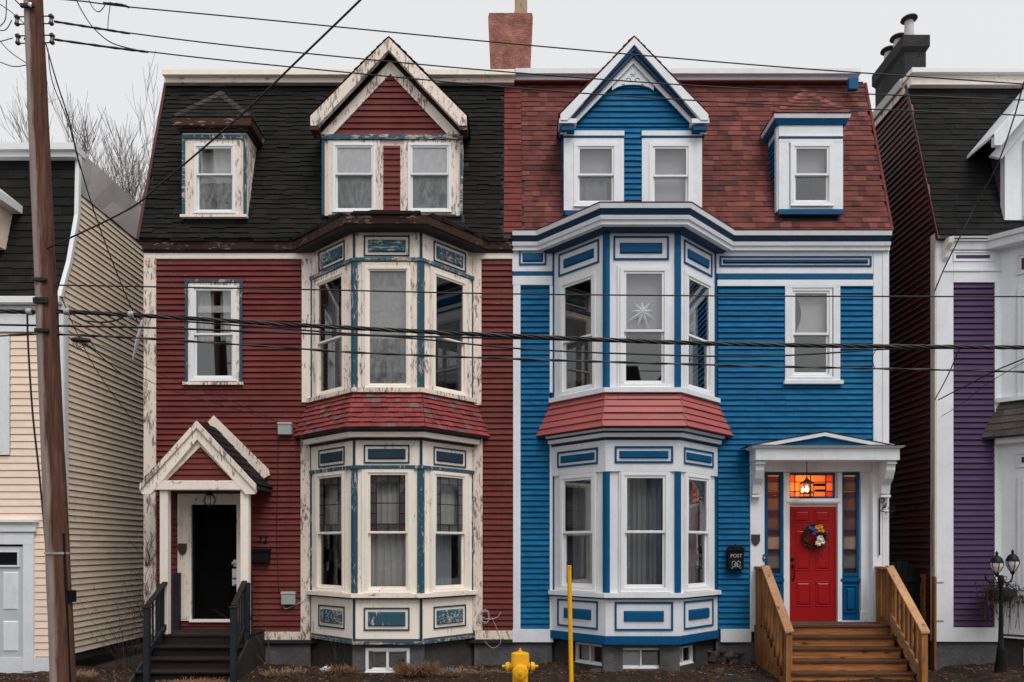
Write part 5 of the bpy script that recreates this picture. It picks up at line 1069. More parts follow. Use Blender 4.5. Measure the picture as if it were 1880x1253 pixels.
# marker post
mp = thing('marker_post', 'tall yellow hydrant marker post beside the hydrant', 'post', (PX(1049, -2.4), -2.4, .05))
pt = [P(1049, 1253, -2.4), P(1045, 1043, -2.4)]; dv = (pt[1] - pt[0]).normalized(); p0 = pt[0] - dv * ((pt[0].z - .05) / dv.z)
obj('post', MB().tube([p0, pt[1]], .031, 12), M['yellow'], mp, smooth='auto'); obj('post_cap', MB().lathe([(.034, 0), (.034, .03), (.028, .035), (0, .036)], pt[1], 12), M['yellow'], mp, smooth='auto')

# utility pole
PY = -3.0
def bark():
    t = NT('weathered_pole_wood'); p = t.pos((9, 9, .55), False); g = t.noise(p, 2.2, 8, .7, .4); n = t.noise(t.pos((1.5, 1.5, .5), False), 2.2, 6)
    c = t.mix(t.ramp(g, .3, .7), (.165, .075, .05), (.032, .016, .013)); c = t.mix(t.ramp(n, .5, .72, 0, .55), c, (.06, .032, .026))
    ge = t.n('ShaderNodeNewGeometry'); sx = t.n('ShaderNodeSeparateXYZ'); t.l(ge.outputs['Normal'], sx.inputs[0])   # paler on one side of the trunk
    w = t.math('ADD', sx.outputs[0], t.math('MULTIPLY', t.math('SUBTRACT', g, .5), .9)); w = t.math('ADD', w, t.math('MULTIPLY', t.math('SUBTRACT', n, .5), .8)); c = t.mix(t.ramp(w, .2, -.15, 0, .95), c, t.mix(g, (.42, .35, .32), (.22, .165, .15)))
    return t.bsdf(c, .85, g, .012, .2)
pole = thing('utility_pole', 'leaning brown timber utility pole carrying the street cables', 'pole', (PX(116, PY), PY, 0))
pb_, pt_ = P(116, 1253, PY), P(61, 0, PY); dv = (pt_ - pb_).normalized(); base = pb_ - dv * (pb_.z / dv.z); top = pt_ + dv * 1.1
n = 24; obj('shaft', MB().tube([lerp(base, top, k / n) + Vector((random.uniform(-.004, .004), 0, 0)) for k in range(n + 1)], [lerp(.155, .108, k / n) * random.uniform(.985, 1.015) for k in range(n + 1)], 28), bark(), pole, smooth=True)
def on_pole(py): 
    z = PZ(py, PY); return base + (top - base) * ((z - base.z) / (top.z - base.z))
for py, r in ((1018, .15), ): c = on_pole(py); obj('metal_band', MB().lathe([(r + .0, 0), (r + .004, 0), (r + .004, .03), (r, .03)], c, 28), M['steel'], pole)
mb = on_pole(1095); obj('meter_box', MB().wbox(mb.x + .13, mb.x + .2, mb.y - .05, mb.y + .05, mb.z - .08, mb.z + .08), M['black'], pole)
cd = [on_pole(y) + Vector((.125, -.06, 0)) for y in (980, 1050, 1120, 1253)]; obj('conduit', MB().tube(cd, .02, 8), M['black'], pole)
for py in (37, 72):
    for s in (-1, 1):
        c = on_pole(py + (0 if s > 0 else 1)); x = c.x + s * .12
        br = obj('insulator_bracket', MB().tube([(x + s * .12, c.y, c.z + .045), (x + s * .06, c.y, c.z + .05), (x - s * .03, c.y, c.z + .05), (x - s * .03, c.y, c.z - .05), (x + s * .06, c.y, c.z - .05), (x + s * .12, c.y, c.z - .045)], .008, 6), M['wire'], pole)
        obj('insulator', MB().lathe([(.012, -.075), (.03, -.06), (.034, -.045), (.022, -.02), (.022, .02), (.036, .035), (.036, .055), (.02, .065), (.012, .08)], (x + s * .11, c.y, c.z), 12), M['porcelain'], br, smooth='auto')
for py, s in ((560, 1), (612, 1), (556, -1), (24, 1), (520, 1)): c = on_pole(py); obj('cable_clamp', MB().wbox(c.x - .09, c.x + .10, c.y - .155, c.y - .115, c.z - .025, c.z + .025), M['wire'], pole, bevel=.006)
c = on_pole(24); obj('ground_clamp', MB().lathe([(.0, 0), (.03, .0), (.03, .04), (0, .045)], (c.x + .04, c.y - .12, c.z), 8, (.4, -1, 0)), M['steel'], pole)

def spline(pts, n=12):
    pts = [Vector(p) for p in pts]; out = []
    for i in range(len(pts) - 1):
        p0, p1, p2, p3 = pts[max(i - 1, 0)], pts[i], pts[i + 1], pts[min(i + 2, len(pts) - 1)]
        for k in range(n):
            t = k / n; out.append(.5 * ((2 * p1) + (p2 - p0) * t + (2 * p0 - 5 * p1 + 4 * p2 - p3) * t * t + (3 * p1 - p0 - 3 * p2 + p3) * t ** 3))
    return out + [pts[-1]]
def wire(name, label, pts, r, Y=PY, mat=None, sides=6, n=10, group=None, cat='cable'):
    P3 = [P(*p) if len(p) == 3 else P(p[0], p[1], Y) for p in pts]
    return tag(obj(name, MB().tube(spline(P3, n), r, sides), mat or M['wire'], smooth=True), label, cat, group)
G = 'overhead cables along the street'
wire('power_line', 'topmost thin power line crossing in front of the red chimney', [(-60, -14), (134, 1), (235, 13), (480, 36), (900, 77), (1330, 115), (1580, 134), (1960, 160)], .008, group=G)
wire('power_line', 'middle thin power line starting at the upper pole insulator', [(99, 39), (238, 61), (480, 90), (900, 130), (1330, 161), (1720, 178), (1960, 187)], .008, group=G)
wire('power_line', 'lowest of the three thin power lines from the lower pole insulator', [(99, 73), (270, 95), (480, 118), (960, 163), (1330, 188), (1720, 206), (1960, 215)], .008, group=G)
for pts, lab in (([(100, 40), (170, 51), (238, 62)], 'black insulating sleeve on the middle power line by the pole'), ([(100, 73), (200, 87), (272, 96)], 'black insulating sleeve on the lowest power line by the pole'), ([(190, 6), (222, 9), (237, 14)], 'short splice sleeve on the topmost power line')):
    P3 = spline([P(x, y, PY) for x, y in pts], 8); tag(obj('line_sleeve', MB().tube(P3, [.014 + .003 * math.sin(i * 2.3) for i in range(len(P3))], 8), M['wire'], smooth=True), lab, 'sleeve', 'sleeves on the power lines')
wire('communication_cable', 'thin cable level with the tops of the upstairs windows', [(-60, 521), (110, 524), (560, 532), (940, 540), (1400, 544), (1960, 545)], .0095, group=G)
def twisted(name, label, pts, r, strands, Y=PY, pitch=.5, group=G):
    sp = spline([P(x, y, Y) for x, y in pts], 60); root = thing(name, label, 'cable', sp[0], group); L = [0]
    for a, b in zip(sp, sp[1:]): L.append(L[-1] + (b - a).length)
    obj('core', MB().tube(sp, r * .62, 8), M['wire'], root, smooth=True)
    for k in range(strands):
        q = []
        for p, l in zip(sp, L): a = l / pitch * 6.283 + k * 6.283 / strands; q.append(p + Vector((0, math.cos(a), math.sin(a))) * r * .58)
        obj('strand', MB().tube(q, r * .42, 6), M['wire'] if k else flat('scuffed_cable', (.05, .046, .044), .5), root, smooth=True)
    return root
twisted('cable_bundle', 'thick twisted black cable bundle spanning both facades', [(-60, 571), (60, 573), (125, 573), (300, 582), (560, 598), (960, 618), (1300, 631), (1600, 636), (1960, 639)], .031, 4, pitch=.75)
twisted('telephone_cable', 'sagging twisted telephone cable below the thick bundle', [(-60, 622), (60, 614), (170, 617), (300, 624), (540, 640), (660, 648), (960, 660), (1370, 672), (1700, 679), (1960, 685)], .018, 2, pitch=.9)
wire('communication_cable', 'cable running just below the thick bundle over the red wall', [(-60, 596), (70, 598), (300, 603), (560, 613), (800, 619), (960, 622), (1180, 629)], .014, group=G)
wire('communication_cable', 'cable dropping from the bundle across the blue upstairs wall', [(330, 590), (560, 607), (760, 622), (960, 641), (1180, 651), (1370, 655), (1500, 650), (1640, 641), (1800, 640)], .0115, group=G)
tag(obj('guy_cable', MB().tube(spline([P(66, 466, PY), P(230, 388, -3.6), P(300, 334, -3.9), P(440, 214, -4.5), P(545, 113, -5), P(672, -10, -5.6), P(800, -140, -6.2)], 10), .0105, 8), M['wire'], smooth=True), 'thick service cable climbing diagonally from the pole across the black roof', 'cable')
D_ = 'service wires from the pole'
wire('service_wire', 'wire hanging from the pole top past the cream gable', [(84, 80, PY), (104, 150, PY), (128, 225, -2.4), (146, 300, -1.8), (180, 410, -1.2), (222, 520, -.6), (252, 590, -.2)], .0085, group=D_)
wire('service_wire', 'second thin wire hugging the one from the pole top', [(88, 90, PY), (96, 150, PY), (126, 228, -2.4), (147, 310, -1.8)], .006, group=D_)
wire('service_wire', 'thin drop wire from the splice to the grey box on the red wall', [(150, 625, -2.9), (210, 665, -2.2), (300, 712, -1.2), (400, 742, -.6), (512, 775, -.05)], .005, group=D_)
wire('service_wire', 'thinner drop wire beneath, also reaching the grey wall box', [(152, 627, -2.9), (200, 640, -2.4), (300, 690, -1.3), (420, 735, -.6), (514, 777, -.05)], .0045, group=D_)
wire('service_wire', 'wire slung low from the splice toward the alley', [(150, 628, -2.9), (180, 650, -2.4), (215, 680, -1.6), (262, 712, -.5)], .008, group=D_)
wire('service_wire', 'pair wire falling from the pole down the beige side wall', [(112, 545, PY), (150, 630, -2.2), (190, 700, -1.0), (250, 780, .4)], .006, group=D_)
wire('service_wire', 'cable running down the pole face to the ground', [(50, 575, PY), (52, 640, PY), (60, 760, PY), (72, 870, PY), (84, 1000, PY), (92, 1110, PY)], .012, group=D_)
wire('jumper_wire', 'loop of wire drooping from the top of the frame to the lowest line', [(137, -8), (150, 20), (172, 52), (205, 79), (250, 92), (268, 95)], .0075, group=D_); wire('jumper_wire', 'short hanging loop below the topmost line', [(161, -5), (170, 14), (181, 22), (190, 14), (194, 6)], .006, group=D_); wire('jumper_wire', 'vertical jumper between the top and middle lines', [(203, 4), (199, 35), (198, 56)], .005, group=D_)
for k, (pts, lab) in enumerate(((([(-20, 60), (8, 40), (12, 0), (14, -20)]), 'wire tail rising at the picture corner left of the pole'), ([(-20, 50), (8, 56), (22, 37)], 'wire to the upper insulator left of the pole'), ([(-20, 82), (10, 74), (24, 70)], 'wire to the lower insulator left of the pole'), ([(-5, 70), (18, 95), (48, 116)], 'wire slanting down to the pole from the upper corner'), ([(-15, 108), (22, 122), (48, 120)], 'sagging wire meeting the pole from the frame edge'), ([(20, -8), (40, 12), (62, 24)], 'pale ground wire coming to the pole clamp'), ([(-20, -4), (20, 22), (48, 50), (44, 74)], 'wire looping in front of the pole between insulators'))):
    wire('jumper_wire', lab, pts, .006 if k != 5 else .009, group='jumper wires around the pole top')
wire('communication_cable', 'slack cable loop hanging beneath the bundle right of the pole', [(136, 578), (152, 588), (185, 592), (215, 588), (232, 578)], .011, group=G)
for px_, lab in ((55, 'pale sleeve on the bundle at the pole'), (124, 'pale sleeve on the bundle just right of the pole'), (242, 'pale sleeve on the bundle beside the red corner')):
    c = P(px_, 573 + max(0, (px_ - 125)) * .045, PY); tag(obj('cable_sleeve', MB().tube([c + Vector((-.035, 0, .002)), c + Vector((.035, 0, -.002))], .045, 12), M['box_grey'], smooth='auto'), lab, 'sleeve', 'sleeves on the cable bundle')
sp = thing('splice_case', 'black cable splice with a fan of loose wires right of the pole', 'splice', P(150, 625, PY))
obj('case', MB().lathe([(.0, 0), (.025, .01), (.035, .05), (.035, .20), (.025, .25), (0, .26)], P(131, 624, PY), 10, (1, 0, -.05)), M['wire'], sp, smooth=True)
for k in range(9):
    a = P(136 + k * 4, 626, PY); obj('wire_tail', MB().tube(spline([a, a + Vector((random.uniform(-.05, .05), random.uniform(-.05, .02), -.05)), a + Vector((random.uniform(-.12, .14), random.uniform(-.04, .04), random.uniform(-.14, -.06)))], 4), .004, 5), M['wire'], sp)
dc = thing('drop_clamp', 'silver drop wire clamp hanging slantwise by the red house corner', 'clamp', P(250, 620, -.25))
a, b = P(262, 588, -.25), P(244, 660, -.25); obj('clamp_body', MB().tube([lerp(a, b, k / 6) for k in range(7)], [.02, .035, .03, .038, .028, .022, .012], 8), M['steel'], dc, smooth='auto'); obj('bail_wire', MB().tube([a, a + Vector((.06, .2, .15))], .006, 6), M['steel'], dc)
# right side wires
D2 = 'wires on the purple house'
wire('service_wire', 'black wire slanting down across the purple house cornice', [(1880, 150, -1.5), (1862, 215, -1.2), (1832, 300, -.8), (1790, 380, -.5), (1765, 430, -.45), (1735, 490, -.3), (1716, 535, -.1)], .011, group=D2)
wire('service_wire', 'wire sweeping from the right edge over the purple boards', [(1890, 655, -2), (1830, 680, -1.4), (1780, 705, -.8), (1722, 735, -.1)], .010, group=D2); wire('service_wire', 'thinner wire sweeping beneath it over the purple boards', [(1890, 660, -2), (1820, 700, -1.2), (1760, 745, -.4), (1728, 765, -.06)], .005, group=D2); wire('service_wire', 'steep wire crossing the maroon side wall corner', [(1762, 640, -2.6), (1740, 690, -1.6), (1716, 735, -.2)], .009, group=D2)
wire('service_wire', 'small wire loop on the blue house corner', [(1606, 678, -.08), (1602, 658, -.12), (1612, 640, -.3), (1640, 632, -.8), (1680, 637, -2.4)], .006, group=D2)
wire('service_wire', 'frayed wire drooping in the alley mouth', [(1628, 784, -.02), (1650, 790, .3), (1680, 785, 1.0)], .006, group=D2)
wire('service_wire', 'brown conduit wire down the maroon side wall corner', [(1717, 810, .02), (1714, 900, .02), (1710, 960, .02), (1712, 1040, .02)], .006, mat=flat('brown_wire', (.16, .07, .06), .6), group=D2)

# double lamp post at the right
lp = thing('lamp_post', 'black cast iron lamp post with two globes before the purple house', 'lamp post', (PX(1840, -1.0), -1.0, 0)); LX, LYp = PX(1833, -1.0), -1.0
lz = lambda py: PZ(py, -1.0); lxp = lambda p: PX(p, -1.0)
obj('column', MB().lathe([(.13, 0), (.13, .08), (.10, .12), (.085, .3), (.06, .55), (.065, .58), (.045, .62), (.034, .9), (.028, 1.4), (.028, lz(1076)), (.042, lz(1074)), (.045, lz(1060)), (.03, lz(1056))], (LX + .04, LYp, 0), 14), M['black'], lp, smooth='auto')
gm = flat('opal_globe', (.70, .66, .60), .3)
def lamp_head(x, y, zb, tilt=0):
    c = (x, y, zb); h_ = obj('globe', MB().lathe([(.03, 0), (.05, .03), (.085, .10), (.09, .14), (.08, .17)], c, 14), gm, lp, smooth='auto')
    mb = MB()
    for k in range(6):
        a = k * math.pi / 3 + .3; mb.tube([(x + math.cos(a) * r, y + math.sin(a) * r, zb + z) for r, z in ((.035, 0), (.055, .03), (.09, .10), (.095, .14), (.085, .17))], .006, 5)
    obj('cage', mb, M['black'], h_); obj('hood', MB().lathe([(.10, .165), (.10, .18), (.085, .20), (.08, .225), (.05, .26), (.02, .28), (.018, .30), (.026, .315), (.012, .335), (0, .36)], c, 14), M['black'], h_, smooth='auto')
    obj('socket', MB().lathe([(.012, -.06), (.03, -.03), (.036, 0)], c, 10), M['black'], h_)
lamp_head(lxp(1830), LYp, lz(1052)); lamp_head(lxp(1859), LYp, lz(1049))
for x_, zt in ((1859, 1056), (1809, 1056)):
    s = 1 if x_ > 1833 else -1; obj('scroll_arm', MB().tube(spline([(LX + .04, LYp, lz(1068)), (LX + .04 + s * .1, LYp, lz(1070)), (lxp(x_) - s * .02, LYp, lz(1066)), (lxp(x_), LYp, lz(zt))], 8), .012, 7), M['black'], lp, smooth=True)
    obj('scroll', MB().tube([(LX + .04 + s * (.07 + .03 * math.cos(t * .8)), LYp, lz(1062) + .03 * math.sin(t * .8)) for t in range(8)], .008, 6), M['black'], lp)
# hanging basket of dry vines on the purple house
vb = thing('vine_basket', 'hanging basket of dry brown vines beside the lamp post', 'plant', (8.2, -.35, 1.3)); rv = random.Random(5)
obj('basket', MB().lathe([(.0, 0), (.16, .02), (.22, .12), (.24, .22), (.2, .22)], (8.28, -.36, 1.3), 14), M['soot'], vb)
vm = flat('dry_vine', (.05, .028, .02), .9); mb = MB()
for k in range(70):
    a = Vector((8.28 + rv.uniform(-.22, .25), -.36 + rv.uniform(-.2, .2), 1.5)); d_ = Vector((rv.uniform(-.25, .25), rv.uniform(-.15, .15), rv.uniform(-.05, .22))); e = a + d_; f = e + Vector((rv.uniform(-.1, .1), rv.uniform(-.1, .05), rv.uniform(-.75, -.1)))
    mb.tube(spline([a, e, f], 3), .004, 4)
    for q in range(5):
        t = lerp(e, f, rv.random()); w_ = rv.uniform(.012, .028); o1, o2 = Vector((rv.uniform(-1, 1), rv.uniform(-1, 1), rv.uniform(-1, 1))) * w_, Vector((rv.uniform(-1, 1), rv.uniform(-1, 1), rv.uniform(-1, 1))) * w_; mb.add([t - o1, t - o2, t + o1, t + o2], [(0, 1, 2, 3)])
obj('vines', mb, vm, vb, recalc=False, kind='stuff')

# ================================================================ SMALL THINGS ON THE HOUSES
def box_on(name, label, cat, a, b, c, d_, n0, n1, mat, F=W0, group=None, lid=True):
    o = obj(name, MB().box(F, PX(a), PX(b), PZ(d_), PZ(c), n0, n1), mat, bevel=.01); tag(o, label, cat, group)
    if lid: obj('lid', MB().box(F, PX(a) - .006, PX(b) + .006, PZ(c + 4), PZ(c) + .006, n0, n1 + .008), mat, o, bevel=.006)
    return o
box_on('junction_box', 'grey utility box high on the red wall beside the bay roof', 'utility box', 513, 538, 778, 800, .01, .11, M['box_grey'])
jb = box_on('junction_box', 'grey utility box low on the red wall beside the bay', 'utility box', 519, 544, 1087, 1110, .01, .10, M['box_grey'])
wire('box_wire', 'white wire looping from the low grey box to the bay', [(520, 1110, -.03), (524, 1118, -.05), (540, 1112, -.04), (556, 1104, -.06), (566, 1095, -.08)], .006, mat=M['wire_grey'], cat='wire'); wire('box_wire', 'wire running down the red wall between the two grey boxes', [(511, 800, -.03), (509, 900, -.03), (508, 1000, -.03), (512, 1090, -.03)], .005, cat='wire')
tag(text_mesh('house_number', '22', .185, W0, PX(483), PZ(997), .03, M['black']), 'black house number 22 on the red boards above the letterbox', 'house number')
lb = box_on('letterbox', 'black metal letterbox on the red boards by the porch', 'letterbox', 459, 497, 1012, 1033, .015, .14, M['black']); 
obj('flap', MB().box(W0, PX(457), PX(499), PZ(1013), PZ(1008), .01, .16), M['black'], lb, bevel=.006)
def shield(F, u, v, w, h, n): return MB().prism(F, [(u - w, v + h), (u - w * .5, v + h * .93), (u, v + h), (u + w * .5, v + h * .93), (u + w, v + h), (u + w, v - h * .1), (u + w * .7, v - h * .6), (u, v - h), (u - w * .7, v - h * .6), (u - w, v - h * .1)], n, n + .015)
br_ = flat('brown_plaque', (.045, .028, .027), .6)
tag(obj('heritage_plaque', shield(W0, PX(338), PZ(1009), .075, .105, .06), br_), 'small dark shield plaque on the peeling red house door casing', 'plaque', 'shield plaques')
tag(obj('heritage_plaque', shield(W0, PX(1385.5), PZ(992), .075, .10, .047), br_), 'small brown shield plaque on the white pilaster beside the doorbell', 'plaque', 'shield plaques')
ph = obj('door_hanger', MB().box(W0, PX(423), PX(434), PZ(1076), PZ(1045), -.09, -.085).box(W0, PX(425.5), PX(434), PZ(1041), PZ(1028), -.088, -.083), flat('white_card', (.7, .72, .76), .6)); tag(ph, 'white and blue paper hung on the dark front door handle', 'paper')
obj('printed_band', MB().box(W0, PX(423.5), PX(432), PZ(1065), PZ(1061), -.0845, -.083).box(W0, PX(427), PX(434), PZ(1076), PZ(1073), -.0845, -.083), flat('blue_print', (.02, .13, .4), .6), ph)
# porch lantern of the red house
lx, ly, lz_ = PX(385, -.4), -.4, PZ(930, -.4); pl = thing('porch_lantern', 'unlit round glass lantern under the red house porch', 'lantern', (lx, ly, lz_))
obj('globe', MB().lathe([(.03, 0), (.07, .03), (.095, .09), (.085, .15), (.05, .19)], (lx, ly, lz_), 16), M['glass'], pl, smooth=True)
mb = MB()
for k in range(6): a = k * math.pi / 3; mb.tube([(lx + math.cos(a) * r, ly + math.sin(a) * r, lz_ + z) for r, z in ((.03, 0), (.075, .03), (.10, .09), (.09, .15), (.05, .2))], .006, 5)
mb.lathe([(.03, -.02), (.04, 0), (.03, .01)], (lx, ly, lz_), 10).lathe([(.055, .19), (.06, .2), (.03, .23), (.02, .30)], (lx, ly, lz_), 10); obj('cage', mb, M['black'], pl)
obj('bulb', MB().lathe([(.0, .05), (.025, .07), (.025, .11), (.012, .15), (.012, .19)], (lx, ly, lz_), 10), M['paper'], pl, smooth=True)
# coil of white cable
mb = MB(); pts = []
for k in range(60): t = k / 59 * 6.283 * 3; r_ = .105 + .02 * math.sin(k * .9); pts.append(W0.pt(PX(889) + r_ * math.cos(t) * .85, PZ(1132) + r_ * math.sin(t), .06 + .012 * math.sin(t * 1.3)))
mb.tube(pts, .0035, 5); mb.tube(spline([P(878, 1130, -.06), P(895, 1137, -.08), P(912, 1134, -.07), P(920, 1124, -.06)], 6), .0045, 5); mb.tube(spline([P(903, 1134, -.06), P(915, 1162, -.05), P(919, 1180, -.05), P(905, 1190, -.05), P(890, 1178, -.05)], 6), .0035, 5)
tag(obj('cable_coil', mb, M['wire_grey'], smooth=True), 'coil of white cable hanging on the red wall by the bay', 'cable')
# blue house mailbox
m0, m1, mz0, mz1 = PX(1333), PX(1362), PZ(1046), PZ(1010)
mbx = obj('mailbox', MB().prism(W0, [(m0, mz0), (m1, mz0), (m1, mz1), (lerp(m0, m1, .75), mz1 + .06), (lerp(m0, m1, .25), mz1 + .06), (m0, mz1)], .02, .13), M['black'], bevel=.008); tag(mbx, 'black ornate mailbox with silver lettering on the blue boards', 'mailbox')
obj('lid', MB().prism(W0, [(m0 - .012, mz1 - .02), (m1 + .012, mz1 - .02), (m1 + .012, mz1 + .01), (lerp(m0, m1, .78), mz1 + .075), (lerp(m0, m1, .22), mz1 + .075), (m0 - .012, mz1 + .01)], .01, .15), M['black'], mbx, bevel=.006)
obj('knob', MB().lathe([(.012, 0), (.018, .015), (0, .035)], ((m0 + m1) / 2, -.08, mz1 + .075), 8), M['black'], mbx)
sm = flat('silver_print', (.42, .43, .44), .5); text_mesh('lettering', 'POST', .085, W0, (m0 + m1) / 2, lerp(mz0, mz1, .62), .133, sm, mbx, .002)
mb = MB(); cx, cz = (m0 + m1) / 2, lerp(mz0, mz1, .30)
for s in (-1, 1): mb.tube([W0.pt(cx + s * (.04 + .035 * math.cos(t * .75)), cz + .05 * math.sin(t * .75), .134) for t in range(9)], .005, 5); mb.tube([W0.pt(cx + s * (.03 * math.cos(t * .8)), cz - .01 + .022 * math.sin(t * .8), .134) for t in range(8)], .005, 5); mb.tube([W0.pt(cx + s * lerp(.01, .09, t / 6), cz - .06 + .02 * math.sin(t), .134) for t in range(7)], .004, 5)
obj('emblem', mb, sm, mbx)
db = obj('doorbell', MB().lathe([(0, 0), (.032, 0), (.03, .012), (.02, .018), (0, .019)], (PX(1401), -.045, PZ(1025)), 12, (0, -1, 0)).box(W0, PX(1399), PX(1403.5), PZ(1031), PZ(1018), .045, .055), flat('bronze', (.07, .055, .045), .4)); tag(db, 'small bronze doorbell on the white pilaster', 'doorbell'); obj('button', MB().lathe([(.012, 0), (.01, .008), (0, .01)], (PX(1401), -.064, PZ(1025)), 10, (0, -1, 0)), M['white'], db)
# wreath on the red door
rw = random.Random(11); wc = Vector((qx(1493.5), YR - .045, qz(985))); wr_ = thing('door_wreath', 'twig wreath with white, orange and blue flowers on the red door', 'wreath', tuple(wc))
mb = MB()
for k in range(26):
    r0 = .185 + rw.uniform(-.025, .025); ph_ = rw.uniform(0, 6.28); pts = [wc + Vector(((r0 + .012 * math.sin(t * 2.1 + ph_)) * math.cos(ph_ + t * .35) , rw.uniform(-.03, .025), (r0 + .012 * math.sin(t * 2.1 + ph_)) * math.sin(ph_ + t * .35))) for t in range(14)]; mb.tube(pts, .005, 4)
obj('twig_ring', mb, flat('dark_twig', (.03, .019, .014), .9), wr_)
def leafy(n, cx, cz, sx, sz, size, mat, nm):
    m_ = MB()
    for k in range(n):
        c_ = wc + Vector((cx + rw.gauss(0, sx), rw.uniform(-.07, -.02), cz + rw.gauss(0, sz))); o1 = Vector((rw.uniform(-1, 1), rw.uniform(-.6, .6), rw.uniform(-1, 1))).normalized() * size * rw.uniform(.6, 1.2); o2 = o1.cross(Vector((rw.uniform(-.4, .4), -1, rw.uniform(-.4, .4)))).normalized() * size * .45
        m_.add([c_ - o1, c_ + o2, c_ + o1, c_ - o2], [(0, 1, 2, 3)])
    return obj(nm, m_, mat, wr_, recalc=False)
def bloom(cx, cz, r, mat, nm='flower', n=3, pet=7):
    m_ = MB()
    for q in range(n):
        rr = r * (1 - q * .28)
        for k in range(pet):
            a = k * 6.283 / pet + q * .5; c_ = wc + Vector((cx, -.06 - q * .014, cz)); d1 = Vector((math.cos(a), -.25 - q * .25, math.sin(a))); sd = Vector((-math.sin(a), 0, math.cos(a))) * rr * .42
            m_.add([c_, c_ + d1 * rr * .6 + sd, c_ + d1 * rr, c_ + d1 * rr * .6 - sd], [(0, 1, 2, 3)])
    return obj(nm, m_, mat, wr_, recalc=False)
fw = flat('white_petal', (.75, .72, .62), .7); fo = flat('orange_petal', (.75, .30, .02), .7); fb = flat('blue_petal', (.02, .10, .42), .7)
leafy(60, .14, -.02, .06, .11, .035, flat('dark_leaf', (.015, .028, .014), .8), 'leaves'); leafy(30, -.12, -.03, .05, .12, .03, flat('olive_leaf', (.022, .028, .016), .8), 'leaves')
for cx, cz, r in ((.07, -.04, .065), (.04, -.12, .06), (.11, -.10, .05)): bloom(cx, cz, r, fw)
for cx, cz, r in ((.02, .15, .05), (.08, .165, .05), (.11, .10, .045), (.055, .10, .04)): bloom(cx, cz, r, fo)
for cx, cz, r in ((-.06, .13, .04), (.0, .08, .04), (-.03, .05, .035), (-.10, .15, .035)): bloom(cx, cz, r, fb)
# wrought iron sign bracket
wi = thing('iron_bracket', 'black wrought iron bracket with bird on the white pilaster', 'bracket', (PX(1611), -.06, PZ(960))); bx_ = PX(1611)
obj('staff', MB().tube([(bx_, -.07, PZ(1016)), (bx_, -.07, PZ(918))], .011, 6).lathe([(.0, -.04), (.016, -.02), (.011, 0)], (bx_, -.07, PZ(1016)), 8), M['black'], wi)
mb = MB(); mb.tube(spline([(bx_, -.07, PZ(938)), (bx_ + .08, -.13, PZ(941)), (bx_ + .2, -.16, PZ(939)), (bx_ + .21, -.16, PZ(931)), (bx_ + .16, -.15, PZ(934))], 6), .008, 6); mb.tube(spline([(bx_, -.07, PZ(918)), (bx_ + .04, -.08, PZ(914)), (bx_ + .075, -.09, PZ(919)), (bx_ + .05, -.09, PZ(924)), (bx_ + .03, -.08, PZ(921))], 6), .009, 6)
for k in range(4): mb.tube([(bx_ + .05 + .045 * k + .02 * math.cos(t * .9), -.10 - .015 * k, PZ(934 + (k % 2) * 9) + .02 * math.sin(t * .9)) for t in range(7)], .006, 5)
obj('scrollwork', mb, M['black'], wi); obj('bird', MB().lathe([(0, 0), (.02, .01), (.03, .04), (.022, .07), (.018, .085), (.016, .1), (0, .11)], (bx_ + .06, -.10, PZ(934)), 10, (.5, 0, 1)), flat('rusty_brown', (.16, .08, .04), .7), wi, smooth=True)

# steps of the red house
rs = thing('wooden_steps', 'dark worn timber steps with grey rails at the red house porch', 'steps', (-5.0, -1.1, 0)); X0, X1 = -5.83, -4.30
for k in range(4): obj('porch_board', MB().wbox(X0, X1, -.775 + k * .185, -.595 + k * .185, .76, .80 + random.uniform(-.004, .004)), M['old_x'], rs, bevel=.004)
for k in range(4):
    y = -.76 - .25 * k; z = .80 - .16 * (k + 1); obj('riser', MB().wbox(X0 + .05, X1 - .05, y, y + .02, z, z + .125), M['old_x'], rs); obj('tread', MB().wbox(X0 + .02 - (.25 if k == 3 else 0), X1 - .02 + (.1 if k == 3 else 0), y - .29, y - .001, z - .035, z + random.uniform(-.004, .003)), M['old_x'], rs, bevel=.006)
yb_ = -1.58
for xa, xb, ht in ((PX(302, -.76), PX(270, yb_), 1072), (PX(448, -.76), PX(429, yb_), 1070)):
    z1_, z0_ = PZ(ht, -.76), PZ(1117, yb_)
    obj('newel_post', MB().wbox(xb - .042, xb + .042, yb_ - .042, yb_ + .042, .1, z0_), M['slate_paint'], rs, bevel=.005); obj('post_cap', MB().wbox(xb - .056, xb + .056, yb_ - .056, yb_ + .056, z0_ + .001, z0_ + .03), M['slate_paint'], rs, bevel=.005)
    obj('porch_newel', MB().wbox(xa - .10, xa - .02, -.82, -.74, .3, z1_) if xa < -5 else MB().wbox(xa + .02, xa + .10, -.82, -.74, .3, z1_), M['slate_paint'], rs)
    a, b = Vector((xa, -.74, z1_)), Vector((xb, yb_, z0_ + .02)); dn, sd = Vector((0, 0, .032)), Vector((.045, 0, 0)); obj('handrail', MB().hexa([a - sd, a + sd, a + sd + dn, a - sd + dn, b - sd, b + sd, b + sd + dn, b - sd + dn]), M['old_x'], rs, bevel=.004)
    sd = Vector((.025, 0, 0)); dn = Vector((0, 0, .08)); dd_ = Vector((0, 0, .75)); a2, b2 = a - dd_, b - dd_; obj('lower_rail', MB().hexa([a2 - sd, a2 + sd, a2 + sd + dn, a2 - sd + dn, b2 - sd, b2 + sd, b2 + sd + dn, b2 - sd + dn]), M['slate_paint'], rs)
    for k in range(5): t = (k + .5) / 5; c_ = lerp(a, b, t); obj('baluster', MB().wbox(c_.x - .012, c_.x + .012, c_.y - .012, c_.y + .012, c_.z - .72, c_.z), M['slate_paint'], rs)
